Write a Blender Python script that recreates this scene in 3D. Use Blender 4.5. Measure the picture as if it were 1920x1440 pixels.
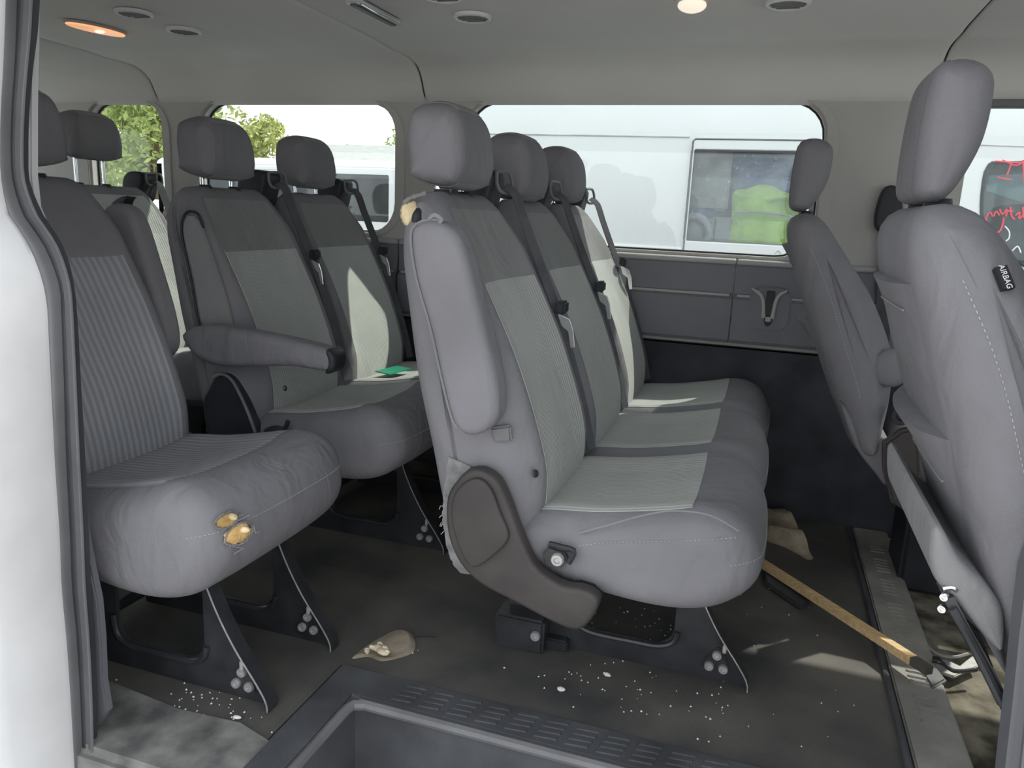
import bpy, bmesh, math, random
import numpy as np
from mathutils import Vector, Matrix
random.seed(7); rng = np.random.default_rng(7)
S = bpy.context.scene
for o in list(bpy.data.objects): bpy.data.objects.remove(o)

# ------------------------------------------------------------------ camera, sky, sun, exposure
def nrm(v): v = np.asarray(v, float); return v/np.linalg.norm(v)
F = 1440.0                                   # focal length in pixels of a 1920 wide frame
YA = nrm([490, 297, F]); _a = np.array([490., 297., F]); _d = np.array([1, -.045, 0])
XA = -nrm(_a - (_a@_a)/(_a@_d)*_d)
ZA = np.cross(XA, YA); ZA = ZA if ZA[1] > 0 else -ZA
RM = np.array([XA, YA, ZA]); EYE = np.array([0, 0, 1.0])     # van axes: x forward, y across, z up from the van floor
def U(px, py, **k):                          # world point seen at a photo pixel, on the plane x=, y= or z=
    r = RM@np.array([(px-960)/F, (720-py)/F, 1.0]); ax, v = list(k.items())[0]; i = 'xyz'.index(ax)
    return EYE + (v-EYE[i])/r[i]*r
def UXZ(pts, y): return [tuple(U(a, b, y=y)[[0, 2]]) for a, b in pts]
cam = bpy.data.cameras.new('camera'); cam.sensor_width = 36; cam.lens = F/1920*36; cam.clip_start = .02
co = bpy.data.objects.new('camera', cam); S.collection.objects.link(co)
R = RM@np.diag([1, 1, -1.0])
m4 = Matrix.Identity(4)
for i in range(3):
    for j in range(3): m4[i][j] = R[i, j]
    m4[i][3] = EYE[i]
co.matrix_world = m4
S.camera = co
S.view_settings.view_transform = 'Standard'; S.view_settings.look = 'None'
S.view_settings.gamma = 1; S.view_settings.use_curve_mapping = False
S.view_settings.exposure = .63
w = bpy.data.worlds.new('sky'); S.world = w; w.use_nodes = True
bg = w.node_tree.nodes['Background']; bg.inputs[0].default_value = (.90, .95, 1.0, 1); bg.inputs[1].default_value = 1.25
sun = bpy.data.lights.new('sun', 'SUN'); sun.energy = 3.2; sun.angle = math.radians(.8); sun.color = (1, .95, .86)
so = bpy.data.objects.new('sun', sun); S.collection.objects.link(so)
SUNDIR = Vector((.75, 1.0, 1.38))
so.rotation_euler = SUNDIR.to_track_quat('Z', 'Y').to_euler(); so.location = (6, 8, 11)

# ------------------------------------------------------------------ materials
def mat(name, col, rough=.8, bump=0, bscale=300, var=.12, vscale=6, metal=0, rib=None, spec=.3, col2=None, emit=0, coat=0, stretch=None, wrinkle=0):
    m = bpy.data.materials.new(name); m.use_nodes = True; nt = m.node_tree; N = nt.nodes; L = nt.links
    b = N['Principled BSDF']; b.inputs['Roughness'].default_value = rough; b.inputs['Metallic'].default_value = metal
    b.inputs['Specular IOR Level'].default_value = spec
    if coat: b.inputs['Coat Weight'].default_value = coat
    tc = N.new('ShaderNodeTexCoord'); src = tc.outputs['Object']
    if stretch:
        mp = N.new('ShaderNodeMapping'); mp.inputs['Scale'].default_value = stretch; L.new(src, mp.inputs[0]); src = mp.outputs[0]
    n = N.new('ShaderNodeTexNoise'); n.inputs['Scale'].default_value = vscale; n.inputs['Detail'].default_value = 5
    L.new(src, n.inputs['Vector'])
    r = N.new('ShaderNodeValToRGB'); c2 = col2 or [min(1, c*(1+var)) for c in col]; c1 = [c*(1-var) for c in col]
    r.color_ramp.elements[0].position = .35; r.color_ramp.elements[1].position = .65
    r.color_ramp.elements[0].color = (*c1, 1); r.color_ramp.elements[1].color = (*c2, 1)
    L.new(n.outputs['Fac'], r.inputs[0]); out = r.outputs[0]; hgt = None
    if rib:                                   # woven ribs: (period, contrast, axis)
        wv = N.new('ShaderNodeTexWave'); wv.bands_direction = rib[2]; wv.inputs['Scale'].default_value = .31416/rib[0]
        wv.inputs['Distortion'].default_value = .6; wv.inputs['Detail Scale'].default_value = 3
        L.new(tc.outputs['Object'], wv.inputs['Vector'])
        mx = N.new('ShaderNodeMix'); mx.data_type = 'RGBA'; mx.blend_type = 'MULTIPLY'; mx.inputs[0].default_value = rib[1]
        L.new(out, mx.inputs[6]); L.new(wv.outputs['Color'], mx.inputs[7]); out = mx.outputs[2]; hgt = wv.outputs['Fac']
    L.new(out, b.inputs['Base Color'])
    if bump or hgt:
        n2 = N.new('ShaderNodeTexNoise'); n2.inputs['Scale'].default_value = bscale; n2.inputs['Detail'].default_value = 3
        L.new(src, n2.inputs['Vector'])
        bp = N.new('ShaderNodeBump'); bp.inputs['Strength'].default_value = bump or .3; bp.inputs['Distance'].default_value = .002
        if hgt:
            ad = N.new('ShaderNodeMath'); ad.operation = 'ADD'; L.new(hgt, ad.inputs[0]); L.new(n2.outputs['Fac'], ad.inputs[1]); L.new(ad.outputs[0], bp.inputs['Height'])
        else: L.new(n2.outputs['Fac'], bp.inputs['Height'])
        L.new(bp.outputs[0], b.inputs['Normal'])
        if wrinkle:                           # soft folds of loose cloth
            n3 = N.new('ShaderNodeTexNoise'); n3.inputs['Scale'].default_value = 9; n3.inputs['Detail'].default_value = 2; n3.inputs['Distortion'].default_value = 1.6
            mp3 = N.new('ShaderNodeMapping'); mp3.inputs['Scale'].default_value = (1.3, 1, .55); mp3.inputs['Rotation'].default_value = (.3, .5, .2)
            L.new(tc.outputs['Object'], mp3.inputs[0]); L.new(mp3.outputs[0], n3.inputs['Vector'])
            b3 = N.new('ShaderNodeBump'); b3.inputs['Strength'].default_value = wrinkle; b3.inputs['Distance'].default_value = .03
            L.new(n3.outputs['Fac'], b3.inputs['Height']); L.new(b3.outputs[0], bp.inputs['Normal'])
    if emit:
        b.inputs['Emission Color'].default_value = (*col, 1); b.inputs['Emission Strength'].default_value = emit
    return m
def glass(name, tint, op, dust=0.0, rough=.02):
    m = bpy.data.materials.new(name); m.use_nodes = True; nt = m.node_tree; N = nt.nodes; L = nt.links
    N.remove(N['Principled BSDF']); out = N['Material Output']
    t = N.new('ShaderNodeBsdfTransparent'); t.inputs[0].default_value = (*tint, 1)
    g = N.new('ShaderNodeBsdfGlossy'); g.inputs['Roughness'].default_value = rough
    lw = N.new('ShaderNodeLayerWeight'); pw = N.new('ShaderNodeMath'); pw.operation = 'POWER'; pw.inputs[1].default_value = 5
    lw.inputs[0].default_value = .5; L.new(lw.outputs['Facing'], pw.inputs[0])
    fr = N.new('ShaderNodeMapRange'); fr.inputs[3].default_value = .035; L.new(pw.outputs[0], fr.inputs[0])
    mx = N.new('ShaderNodeMixShader'); L.new(fr.outputs[0], mx.inputs[0]); L.new(t.outputs[0], mx.inputs[1]); L.new(g.outputs[0], mx.inputs[2])
    fin = mx.outputs[0]
    if dust:
        d = N.new('ShaderNodeBsdfDiffuse'); d.inputs[0].default_value = (.72, .75, .78, 1)
        tc = N.new('ShaderNodeTexCoord'); n = N.new('ShaderNodeTexNoise'); n.inputs['Scale'].default_value = 7; n.inputs['Detail'].default_value = 8
        L.new(tc.outputs['Object'], n.inputs['Vector'])
        v = N.new('ShaderNodeTexNoise'); v.inputs['Scale'].default_value = 90; v.inputs['Detail'].default_value = 2; L.new(tc.outputs['Object'], v.inputs['Vector'])
        r = N.new('ShaderNodeMapRange'); r.inputs[1].default_value = .4; r.inputs[2].default_value = .75; r.inputs[3].default_value = dust*.25; r.inputs[4].default_value = dust
        r2 = N.new('ShaderNodeMapRange'); r2.inputs[1].default_value = .66; r2.inputs[2].default_value = .72; r2.inputs[4].default_value = dust*1.6
        L.new(n.outputs['Fac'], r.inputs[0]); L.new(v.outputs['Fac'], r2.inputs[0])
        ad = N.new('ShaderNodeMath'); ad.use_clamp = True; L.new(r.outputs[0], ad.inputs[0]); L.new(r2.outputs[0], ad.inputs[1])
        m2 = N.new('ShaderNodeMixShader'); L.new(ad.outputs[0], m2.inputs[0]); L.new(fin, m2.inputs[1]); L.new(d.outputs[0], m2.inputs[2]); fin = m2.outputs[0]
    L.new(fin, out.inputs[0])
    return m
M = {}
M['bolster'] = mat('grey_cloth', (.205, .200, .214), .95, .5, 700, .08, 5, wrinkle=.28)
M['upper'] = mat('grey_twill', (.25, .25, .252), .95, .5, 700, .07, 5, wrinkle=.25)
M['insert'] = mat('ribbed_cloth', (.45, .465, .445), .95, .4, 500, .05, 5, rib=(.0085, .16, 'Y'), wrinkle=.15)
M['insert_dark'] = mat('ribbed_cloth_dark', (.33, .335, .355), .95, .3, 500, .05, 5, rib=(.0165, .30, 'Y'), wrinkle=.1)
M['thread'] = mat('pale_thread', (.40, .40, .39), .9)
M['foam'] = mat('torn_foam', (.62, .40, .16), 1, .9, 60, .3, 30)
M['foam_pale'] = mat('pale_foam', (.72, .58, .36), 1, .9, 60, .25, 30)
M['frayed'] = mat('frayed_cloth', (.215, .21, .212), 1, .8, 200, .25, 40)
M['plastic'] = mat('dark_plastic', (.056, .050, .048), .5, .25, 500, .14, 12)
M['black'] = mat('black_plastic', (.030, .032, .038), .5, .1, 400, .2, 10)
M['steel'] = mat('black_steel', (.034, .035, .039), .34, .15, 60, .3, 14, spec=.5)
M['chrome'] = mat('chrome', (.75, .75, .76), .14, metal=1, var=.02)
M['bolt'] = mat('zinc', (.46, .45, .44), .42, metal=.45, var=.15, vscale=60, spec=.6)
M['belt'] = mat('seat_webbing', (.10, .10, .11), .9, .4, 500, .12, 20, spec=.1)
M['headliner'] = mat('headliner', (.68, .67, .65), .97, .35, 900, .03, 2.5)
M['pillar'] = mat('pillar_trim', (.50, .485, .46), .8, .2, 600, .05, 3)
M['panel'] = mat('side_panel', (.20, .203, .225), .62, .3, 500, .06, 4)
M['panel_pale'] = mat('pale_trim', (.44, .435, .43), .6, .15, 500, .05, 4)
M['carpet'] = mat('wall_carpet', (.068, .069, .080), 1, .8, 250, .25, 7)
M['floor'] = mat('floor_mat', (.085, .083, .083), .80, .5, 220, .25, 3.2, col2=(.150, .138, .122))
M['step'] = mat('step_plastic', (.078, .080, .087), .55, .4, 200, .25, 6)
M['strip'] = mat('threshold_strip', (.30, .285, .26), .6, .4, 200, .2, 9)
M['sill'] = mat('dusty_sill', (.17, .17, .168), .85, .5, 60, .45, 12, col2=(.27, .265, .25))
M['cab'] = mat('cab_carpet', (.12, .105, .08), 1, .9, 90, .5, 14, col2=(.26, .23, .18))
M['white'] = mat('white_paint', (.87, .87, .87), .5, var=.02, vscale=2)
M['white_blotched'] = mat('white_jamb_paint', (.74, .73, .73), .35, var=.14, vscale=2.6, coat=.3)  # tonal blotches paint blurry reflections into the jamb colour
M['trim_dark'] = mat('dark_trim', (.13, .13, .142), .65, .2, 500, .06, 4)
M['faint'] = mat('panel_shadow_gap', (.55, .55, .55), .8)
M['rubber'] = mat('black_rubber', (.045, .047, .052), .45, .1, 200, .15, 8)
M['greyrubber'] = mat('grey_rubber', (.165, .165, .17), .5, .1, 200, .12, 8)
M['glass'] = glass('window_glass', (.93, .96, .95), .1)
M['glass_dust'] = glass('dusty_glass', (.86, .89, .90), .1, .16)
M['glass_tint'] = glass('tinted_glass', (.66, .72, .74), .1, .07)
M['dark_in'] = mat('dark_interior', (.06, .07, .085), .9)
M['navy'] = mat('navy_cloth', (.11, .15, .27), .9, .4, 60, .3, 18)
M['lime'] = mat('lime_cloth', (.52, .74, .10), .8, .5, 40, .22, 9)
M['tan_in'] = mat('tan_panel', (.40, .37, .35), .9, .2, 60, .1, 20)
M['grey_in'] = mat('grey_panel', (.33, .325, .33), .8)
M['wood'] = mat('pale_pine', (.72, .50, .26), .6, .3, 90, .15, 9, stretch=(1, 14, 14))
M['wood_end'] = mat('stained_end', (.10, .085, .075), .8)
M['tancloth'] = mat('tan_rag', (.42, .34, .25), 1, .6, 120, .3, 16)
M['leather'] = mat('brown_scrap', (.30, .25, .19), .9, .6, 90, .25, 22)
M['crumb'] = mat('pale_crumb', (.72, .62, .45), 1, .4, 90, .2, 40)
M['chip'] = mat('white_chip', (.8, .8, .78), .6)
M['green'] = mat('green_plastic', (.02, .26, .15), .5)
M['lamp'] = mat('lamp_lens', (1, .50, .26), .35, emit=.42, var=.02)
M['bulb'] = mat('lit_bulb', (1, .62, .28), .5, emit=6.0, var=0)
M['lampw'] = mat('white_lamp', (.9, .80, .66), .3, emit=.5, var=.02)
M['vent'] = mat('vent_grey', (.66, .66, .68), .35, var=.05)
M['vent_dark'] = mat('vent_dark', (.075, .075, .085), .6)
M['label'] = mat('black_label', (.02, .022, .024), .7)
M['letter'] = mat('white_print', (.7, .7, .7), .8)
M['red'] = mat('red_marker', (.85, .06, .09), .6)
M['whitemark'] = mat('white_marker', (.85, .88, .88), .6)
M['leafA'] = mat('leaf_green', (.30, .36, .12), .8, var=.3, vscale=1.5)
M['leafB'] = mat('leaf_yellow', (.40, .43, .15), .8, var=.3, vscale=1.5)
M['bark'] = mat('bark', (.16, .12, .08), 1)
M['brick'] = mat('red_brick', (.30, .13, .10), .95, .4, 20, .2, 3)
M['roof'] = mat('pale_roofing', (.36, .365, .35), .9, var=.08)
M['ground'] = mat('pale_gravel', (.50, .49, .47), 1, .6, 20, .15, 3)
M['paper'] = mat('pale_card', (.62, .68, .64), .9)

# ------------------------------------------------------------------ mesh helpers
ORG = {}
def link(o): S.collection.objects.link(o); return o
def empty(name, loc, label, cat, group=None):
    o = bpy.data.objects.new(name, None); o.empty_display_size = .05; link(o); o.location = loc; ORG[o.name] = Vector(loc)
    tag(o, label, cat, group); return o
def tag(o, label=None, cat=None, group=None, kind=None):
    for k, v in (('label', label), ('category', cat), ('group', group), ('kind', kind)):
        if v: o[k] = v
    return o
def obj(name, vf, m, parent=None, smooth=40, org=None):
    v, f = vf[0], vf[1]
    o3 = ORG[parent.name] if parent else Vector(org) if org is not None else Vector((0, 0, 0))
    v = np.asarray(v, float) - np.array(o3)
    me = bpy.data.meshes.new(name); me.from_pydata(v.tolist(), [], [list(q) for q in f]); me.update()
    me.materials.append(m if not isinstance(m, str) else M[m])
    if smooth:
        me.polygons.foreach_set('use_smooth', [True]*len(me.polygons)); me.set_sharp_from_angle(angle=math.radians(smooth))
    o = bpy.data.objects.new(name, me); link(o)
    if parent: o.parent = parent
    else: o.location = o3
    ORG[o.name] = o3
    return o
def dup(o, parent, d=(0, 0, 0), mtl=None):                     # a part and its sub-parts, moved by d
    c = o.copy(); link(c); c.parent = parent; c.location = Vector(o.location)+Vector(d) if parent is not None and o.parent is not None else Vector(d)
    ORG[c.name] = ORG[o.name]
    for ch in list(o.children):
        k = ch.copy(); link(k); k.parent = c; ORG[k.name] = ORG[ch.name]
    return c
def join(*parts):
    V, Fc = [], []; n = 0
    for v, f in parts:
        v = np.asarray(v); V.append(v); Fc += [[i+n for i in q] for q in f]; n += len(v)
    return np.vstack(V), Fc
def spline(pts, n, closed=True):
    P = np.array(pts, float); k = len(P); out = []
    seg = k if closed else k-1
    for i in range(seg):
        p0, p1, p2, p3 = (P[(i-1) % k], P[i], P[(i+1) % k], P[(i+2) % k]) if closed else (P[max(i-1, 0)], P[i], P[i+1], P[min(i+2, k-1)])
        for t in np.linspace(0, 1, 12, endpoint=False):
            out.append(.5*((2*p1)+(-p0+p2)*t+(2*p0-5*p1+4*p2-p3)*t*t+(-p0+3*p1-3*p2+p3)*t**3))
    if not closed: out.append(P[-1])
    Q = np.array(out); C = np.vstack([Q, Q[:1]]) if closed else Q
    d = np.r_[0, np.cumsum(np.linalg.norm(np.diff(C, axis=0), axis=1))]
    s = np.linspace(0, d[-1], n, endpoint=not closed)
    return np.stack([np.interp(s, d, C[:, j]) for j in range(P.shape[1])], 1)
def pillow(prof, c0, c1, r, n=64, ring=7, mid=10, axis='y', deform=None, raw=False):
    """a closed profile swept along an axis with softly rounded ends -> grid[J][I][3] and faces"""
    P = np.array(prof, float) if raw else spline(prof, n); n = len(P)
    T = np.roll(P, -1, 0)-np.roll(P, 1, 0); A = .5*np.sum(P[:, 0]*np.roll(P[:, 1], -1)-np.roll(P[:, 0], -1)*P[:, 1])
    Nn = np.stack([T[:, 1], -T[:, 0]], 1); Nn /= np.linalg.norm(Nn, axis=1)[:, None]+1e-9; Nn *= np.sign(A)
    st = [(c0+r*(1-math.cos(a)), r*(1-math.sin(a))) for a in np.linspace(0, math.pi/2, ring+1)]
    st += [(c, 0) for c in np.linspace(c0+r, c1-r, mid+2)[1:-1]] + [(c1-(c-c0), i) for c, i in st[::-1]]
    G = []
    D = P[None]-P[:, None]; dd = (D**2).sum(2); den = -2*np.einsum('ijk,ik->ij', D, Nn)      # inscribed radius at every profile point
    lim = np.where(den > 1e-9, dd/np.maximum(den, 1e-9), 9); np.fill_diagonal(lim, 9); lim = .86*lim.min(1)
    am = np.minimum(r, lim)/r
    for _ in range(3): am = np.minimum(am, (np.roll(am, 1)+am+np.roll(am, -1))/3)
    for c, ins in st:
        q = P-Nn*(ins*am)[:, None]
        G.append(np.stack([q[:, 0], np.full(n, c), q[:, 1]] if axis == 'y' else [np.full(n, c), q[:, 0], q[:, 1]] if axis == 'x' else [q[:, 0], q[:, 1], np.full(n, c)], 1))
    G = np.array(G)
    if deform is not None: G = deform(G)
    J = len(G); f = []
    for j in range(J-1):
        for i in range(n): f.append((j*n+i, j*n+(i+1) % n, (j+1)*n+(i+1) % n, (j+1)*n+i))
    f.append(tuple(range(n))[::-1]); f.append(tuple((J-1)*n+i for i in range(n)))
    if (A < 0) != (axis == 'x'): pass
    return G, f
def pv(gf): return gf[0].reshape(-1, 3), gf[1]
def fix(vf):                                                  # outward normals
    bm = bmesh.new(); vs = [bm.verts.new(p) for p in np.asarray(vf[0])]
    for q in vf[1]:
        try: bm.faces.new([vs[i] for i in q])
        except ValueError: pass
    bmesh.ops.recalc_face_normals(bm, faces=bm.faces)
    bm.verts.index_update(); r = (np.array([v.co[:] for v in bm.verts]), [[v.index for v in fc.verts] for fc in bm.faces]); bm.free(); return r
def gnormals(G):
    du = np.roll(G, -1, 1)-np.roll(G, 1, 1); dv = np.gradient(G, axis=0)
    n = np.cross(du, dv); n /= np.linalg.norm(n, axis=2)[:, :, None]+1e-12
    c = G.reshape(-1, 3).mean(0); s = np.sign(np.sum(n*(G-c), axis=2).mean()); return n*s
def panel(G, j0, j1, i0, i1, off=.004, sink=.006, fn=None):
    """a thin shell lying on part of a pillow's grid, its border tucked in"""
    n = G.shape[1]; N = gnormals(G); ii = [i % n for i in range(i0, i1+1)]; jj = list(range(j0, j1+1))
    a, b = len(jj), len(ii); top = np.zeros((a, b, 3))
    for x, j in enumerate(jj):
        for y, i in enumerate(ii):
            e = min(x, a-1-x, y, b-1-y); o = off if e > 0 else off*.35
            if fn: o = fn(x/(a-1), y/(b-1), o)
            top[x, y] = G[j, i]+N[j, i]*o
    bot = np.array([[G[j, i]-N[j, i]*sink for i in ii] for j in jj])
    V = np.vstack([top.reshape(-1, 3), bot.reshape(-1, 3)]); f = []; h = a*b
    for x in range(a-1):
        for y in range(b-1):
            q = (x*b+y, x*b+y+1, (x+1)*b+y+1, (x+1)*b+y); f += [q, tuple(k+h for k in q[::-1])]
    edge = [x*b for x in range(a)]+[(a-1)*b+y for y in range(1, b)]+[x*b+b-1 for x in range(a-2, -1, -1)]+[y for y in range(b-2, 0, -1)]
    for k in range(len(edge)): p, q = edge[k], edge[(k+1) % len(edge)]; f.append((p, q, q+h, p+h))
    return fix((V, f))
def plate(outline, c0, c1, axis='y', bevel=.003, holes=(), seg=2):
    """flat outline (with holes) given thickness and softened edges"""
    bm = bmesh.new()
    def P(a, b, c): return (a, c, b) if axis == 'y' else (c, a, b) if axis == 'x' else (a, b, c)
    es = []
    for lp in [outline]+list(holes):
        vs = [bm.verts.new(P(a, b, c0)) for a, b in lp]
        es += [bm.edges.new((vs[i], vs[(i+1) % len(vs)])) for i in range(len(vs))]
    if holes: bmesh.ops.triangle_fill(bm, use_beauty=True, edges=es)
    else: bm.faces.new([v for v in bm.verts])
    r = bmesh.ops.extrude_face_region(bm, geom=bm.faces[:])
    d = P(0, 0, c1-c0)
    bmesh.ops.translate(bm, verts=[g for g in r['geom'] if isinstance(g, bmesh.types.BMVert)], vec=d)
    bmesh.ops.recalc_face_normals(bm, faces=bm.faces)
    if bevel:
        ed = [e for e in bm.edges if len(e.link_faces) == 2 and e.calc_face_angle(0) > 1.0]
        bmesh.ops.bevel(bm, geom=ed, offset=bevel, segments=seg, affect='EDGES', clamp_overlap=True)
    bm.verts.index_update(); r = (np.array([v.co[:] for v in bm.verts]), [[v.index for v in f.verts] for f in bm.faces]); bm.free(); return r
def box(x0, x1, y0, y1, z0, z1, b=.004): return plate([(x0, z0), (x1, z0), (x1, z1), (x0, z1)], y0, y1, 'y', b)
def rrect(a0, a1, b0, b1, r, n=6):
    out = []
    for cx, cy, s in ((a1-r, b1-r, 0), (a0+r, b1-r, 1), (a0+r, b0+r, 2), (a1-r, b0+r, 3)):
        out += [(cx+r*math.cos((s+k/n)*math.pi/2), cy+r*math.sin((s+k/n)*math.pi/2)) for k in range(n+1)]
    return out
def tube(path, r, n=8, sm=0):
    P = spline(path, sm, False) if sm else np.array(path, float); V = []; f = []
    T = np.gradient(P, axis=0); T /= np.linalg.norm(T, axis=1)[:, None]+1e-12
    u = np.cross(T[0], [0, 0, 1] if abs(T[0][2]) < .9 else [1, 0, 0]); u /= np.linalg.norm(u); m = len(P)
    for k in range(m):
        u = u-T[k]*(u@T[k]); u /= np.linalg.norm(u); v = np.cross(T[k], u); rr = r[k] if hasattr(r, '__len__') else r
        for a in range(n): t = 2*math.pi*a/n; V.append(P[k]+rr*(u*math.cos(t)+v*math.sin(t)))
    for k in range(m-1):
        for a in range(n): f.append((k*n+a, k*n+(a+1) % n, (k+1)*n+(a+1) % n, (k+1)*n+a))
    f.append(tuple(range(n))[::-1]); f.append(tuple((m-1)*n+a for a in range(n)))
    return fix((V, f))
def ribbon(path, wv, width, th=.0015, sm=0):
    P = spline(path, sm, False) if sm else np.array(path, float); wv = nrm(wv); V = []; f = []; m = len(P)
    T = np.gradient(P, axis=0)
    for k in range(m):
        t = nrm(T[k]); nn = nrm(np.cross(t, wv)); ww = np.cross(nn, t)
        for a, b in ((-1, -1), (1, -1), (1, 1), (-1, 1)): V.append(P[k]+ww*a*width/2+nn*b*th)
    for k in range(m-1):
        for a in range(4): f.append((k*4+a, k*4+(a+1) % 4, (k+1)*4+(a+1) % 4, (k+1)*4+a))
    f += [(3, 2, 1, 0), tuple((m-1)*4+a for a in range(4))]
    return fix((V, f))
def disc(c, ax, r, h, n=16, dome=.3):                          # bolt head / button along an axis
    c = np.array(c, float); ax = nrm(ax); u = nrm(np.cross(ax, [.31, .2, .93])); v = np.cross(ax, u); V = []; f = []
    prof = [(r, 0), (r, h*.6), (r*.85, h), (r*.5, h), (r*.42, h*.65), (0.001, h*.6)]
    for rr, hh in prof:
        for a in range(n): t = 2*math.pi*a/n; V.append(c+ax*hh+rr*(u*math.cos(t)+v*math.sin(t)))
    for k in range(len(prof)-1):
        for a in range(n): f.append((k*n+a, k*n+(a+1) % n, (k+1)*n+(a+1) % n, (k+1)*n+a))
    f.append(tuple((len(prof)-1)*n+a for a in range(n)))
    return V, f
def stitch(path, r=.0008, dash=.0036, gap=.0040):
    P = np.array(path, float); d = np.r_[0, np.cumsum(np.linalg.norm(np.diff(P, axis=0), axis=1))]; out = []; s = 0
    at = lambda q: np.array([np.interp(q, d, P[:, j]) for j in range(3)])
    while s+dash < d[-1]: out.append(tube([at(s), at(s+dash*.5), at(s+dash)], r, 4)); s += dash+gap
    return join(*out)
def lump(c, rad, n=10, seed=0, amp=.25):
    r2 = np.random.default_rng(seed); V = []; f = []; a = r2.normal(size=(6, 3)); ph = r2.uniform(0, 6, 6)
    for i in range(n+1):
        th = math.pi*i/n
        for j in range(2*n):
            p = 2*math.pi*j/(2*n); d = np.array([math.sin(th)*math.cos(p), math.sin(th)*math.sin(p), math.cos(th)])
            k = 1+amp*np.mean(np.sin(3*a@d+ph)); V.append(np.array(c)+d*np.array(rad)*k)
    for i in range(n):
        for j in range(2*n): f.append((i*2*n+j, i*2*n+(j+1) % (2*n), (i+1)*2*n+(j+1) % (2*n), (i+1)*2*n+j))
    return fix((V, f))

# ================================================================== THE VAN: shell
WY, NY = 2.72, .97                             # inner faces of the far and near walls
win = {1: rrect(-2.86, -2.465, .90, 1.388, .10), 2: rrect(-2.275, -1.385, .905, 1.390, .12), 3: rrect(-1.10, .125, .897, 1.392, .11), 4: rrect(.535, 1.45, .86, 1.386, .06)}
wall = obj('wall_left', plate([(-3.3, .58), (1.9, .58), (1.9, 1.42), (-3.3, 1.42)], WY, WY+.055, 'y', .012, list(win.values()), 3), 'pillar'); tag(wall, kind='structure')
low = obj('wall_left_lower', box(-3.3, 1.9, WY+.012, WY+.06, -.02, .60, 0), 'carpet'); tag(low, kind='structure')
# side panel below the glass, in two lengths with a joint, each upper and lower half moulded
def side_panel(x0, x1):
    prof = [(WY+.01, .600), (WY-.022, .603), (WY-.030, .615), (WY-.030, .752), (WY-.020, .758), (WY-.014, .764), (WY-.020, .772), (WY-.016, .800), (WY-.012, .862), (WY-.016, .868), (WY+.01, .868)]
    V = []; f = []; n = len(prof)
    for x in (x0, x1): V += [(x, a, b) for a, b in prof]
    for i in range(n): f.append((i, (i+1) % n, n+(i+1) % n, n+i))
    f += [tuple(range(n)), tuple(range(n, 2*n))]
    return fix((V, f))
def ledge(x0, x1): return pillow([(WY+.02, .866), (WY-.012, .866), (WY-.020, .874), (WY-.014, .884), (WY+.02, .890)], x0, x1, .003, 24, 3, 1, 'x')
for k, (a, b) in enumerate([(-3.28, -1.36), (-1.352, -.105), (-.100, .45), (.455, 1.88)]):
    p = obj('side_panel', side_panel(a, b), 'panel', wall, 30)
    q = obj('ledge', pv(ledge(a, b)), 'panel_pale', wall, 60)
    t = obj('trim_bead', tube([(a+.01, WY-.020, .764), (b-.01, WY-.020, .764)], .005, 8), 'panel_pale', wall)
# raised window surrounds, gaskets and panes
for i, hl in win.items():
    a0, a1 = min(p[0] for p in hl), max(p[0] for p in hl); b0, b1 = min(p[1] for p in hl), max(p[1] for p in hl)
    r0 = {1: .10, 2: .12, 3: .11, 4: .06}[i]
    wd = obj('window_%d' % i, plate(rrect(a0-.001, a1+.001, b0-.001, b1+.001, r0), WY+.040, WY+.054, 'y', .003, [rrect(a0+.006, a1-.006, b0+.006, b1-.005, r0-.005)]), 'rubber'); tag(wd, kind='structure')
    obj('pane', plate(rrect(a0+.004, a1-.004, b0+.004, b1-.004, r0-.003), WY+.044, WY+.048, 'y', 0), 'glass', wd)
    if i in (1, 2, 3): obj('surround', plate(rrect(a0-.045, a1+.045, max(b0-.03, .885), b1+.016, r0+.03), WY-.005, WY+.002, 'y', .003, [rrect(a0-.004, a1+.004, b0-.004, b1+.004, r0)], 3), 'pillar', wd)
tr = obj('trim_1', box(.50, 1.88, WY-.012, WY+.02, 1.368, 1.392, .004), 'greyrubber'); tag(tr, kind='structure')
# headliner: dark backing and four lengths of moulded lining with open joints
def liner_prof(d=0):
    half = [(2.735, 1.378), (2.722, 1.386), (2.705, 1.40), (2.690, 1.432), (2.662, 1.470), (2.615, 1.497), (2.54, 1.508), (2.44, 1.509), (2.40, 1.513), (2.25, 1.517), (1.84, 1.520)]
    near = [(2*1.845-a, b) for a, b in half[-2::-1]]
    return np.array([(a, b+d) for a, b in half+near])
def liner(x0, x1, th=.012):
    P = spline(liner_prof(), 70, False); Q = P+np.array([0, th]); V = []; f = []; n = len(P)
    xs = [x0, x0+.004, x0+.014, (x0+x1)/2, x1-.014, x1-.004, x1]; up = [.010, .004, 0, 0, 0, .004, .010]
    for x, u in zip(xs, up): V += [(x, a, b+u) for a, b in P]
    m = len(xs)
    for x in (x0, x1): V += [(x, a, b+.004+.010) for a, b in P]
    for k in range(m-1):
        for i in range(n-1): f.append((k*n+i, k*n+i+1, (k+1)*n+i+1, (k+1)*n+i))
    for i in range(n-1):
        f.append((i, i+1, m*n+i+1, m*n+i)); f.append(((m-1)*n+i, (m-1)*n+i+1, (m+1)*n+i+1, (m+1)*n+i)); f.append((m*n+i, m*n+i+1, (m+1)*n+i+1, (m+1)*n+i))
    return fix((V, f))
V = []; f = []
P = spline(liner_prof(.016), 50, False); Q = P+[0, .03]
for x in (-3.3, 1.6): V += [(x, a, b) for a, b in P]+[(x, a, b) for a, b in Q[::-1]]
n = len(P)*2
for i in range(n): f.append((i, (i+1) % n, n+(i+1) % n, n+i))
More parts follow.
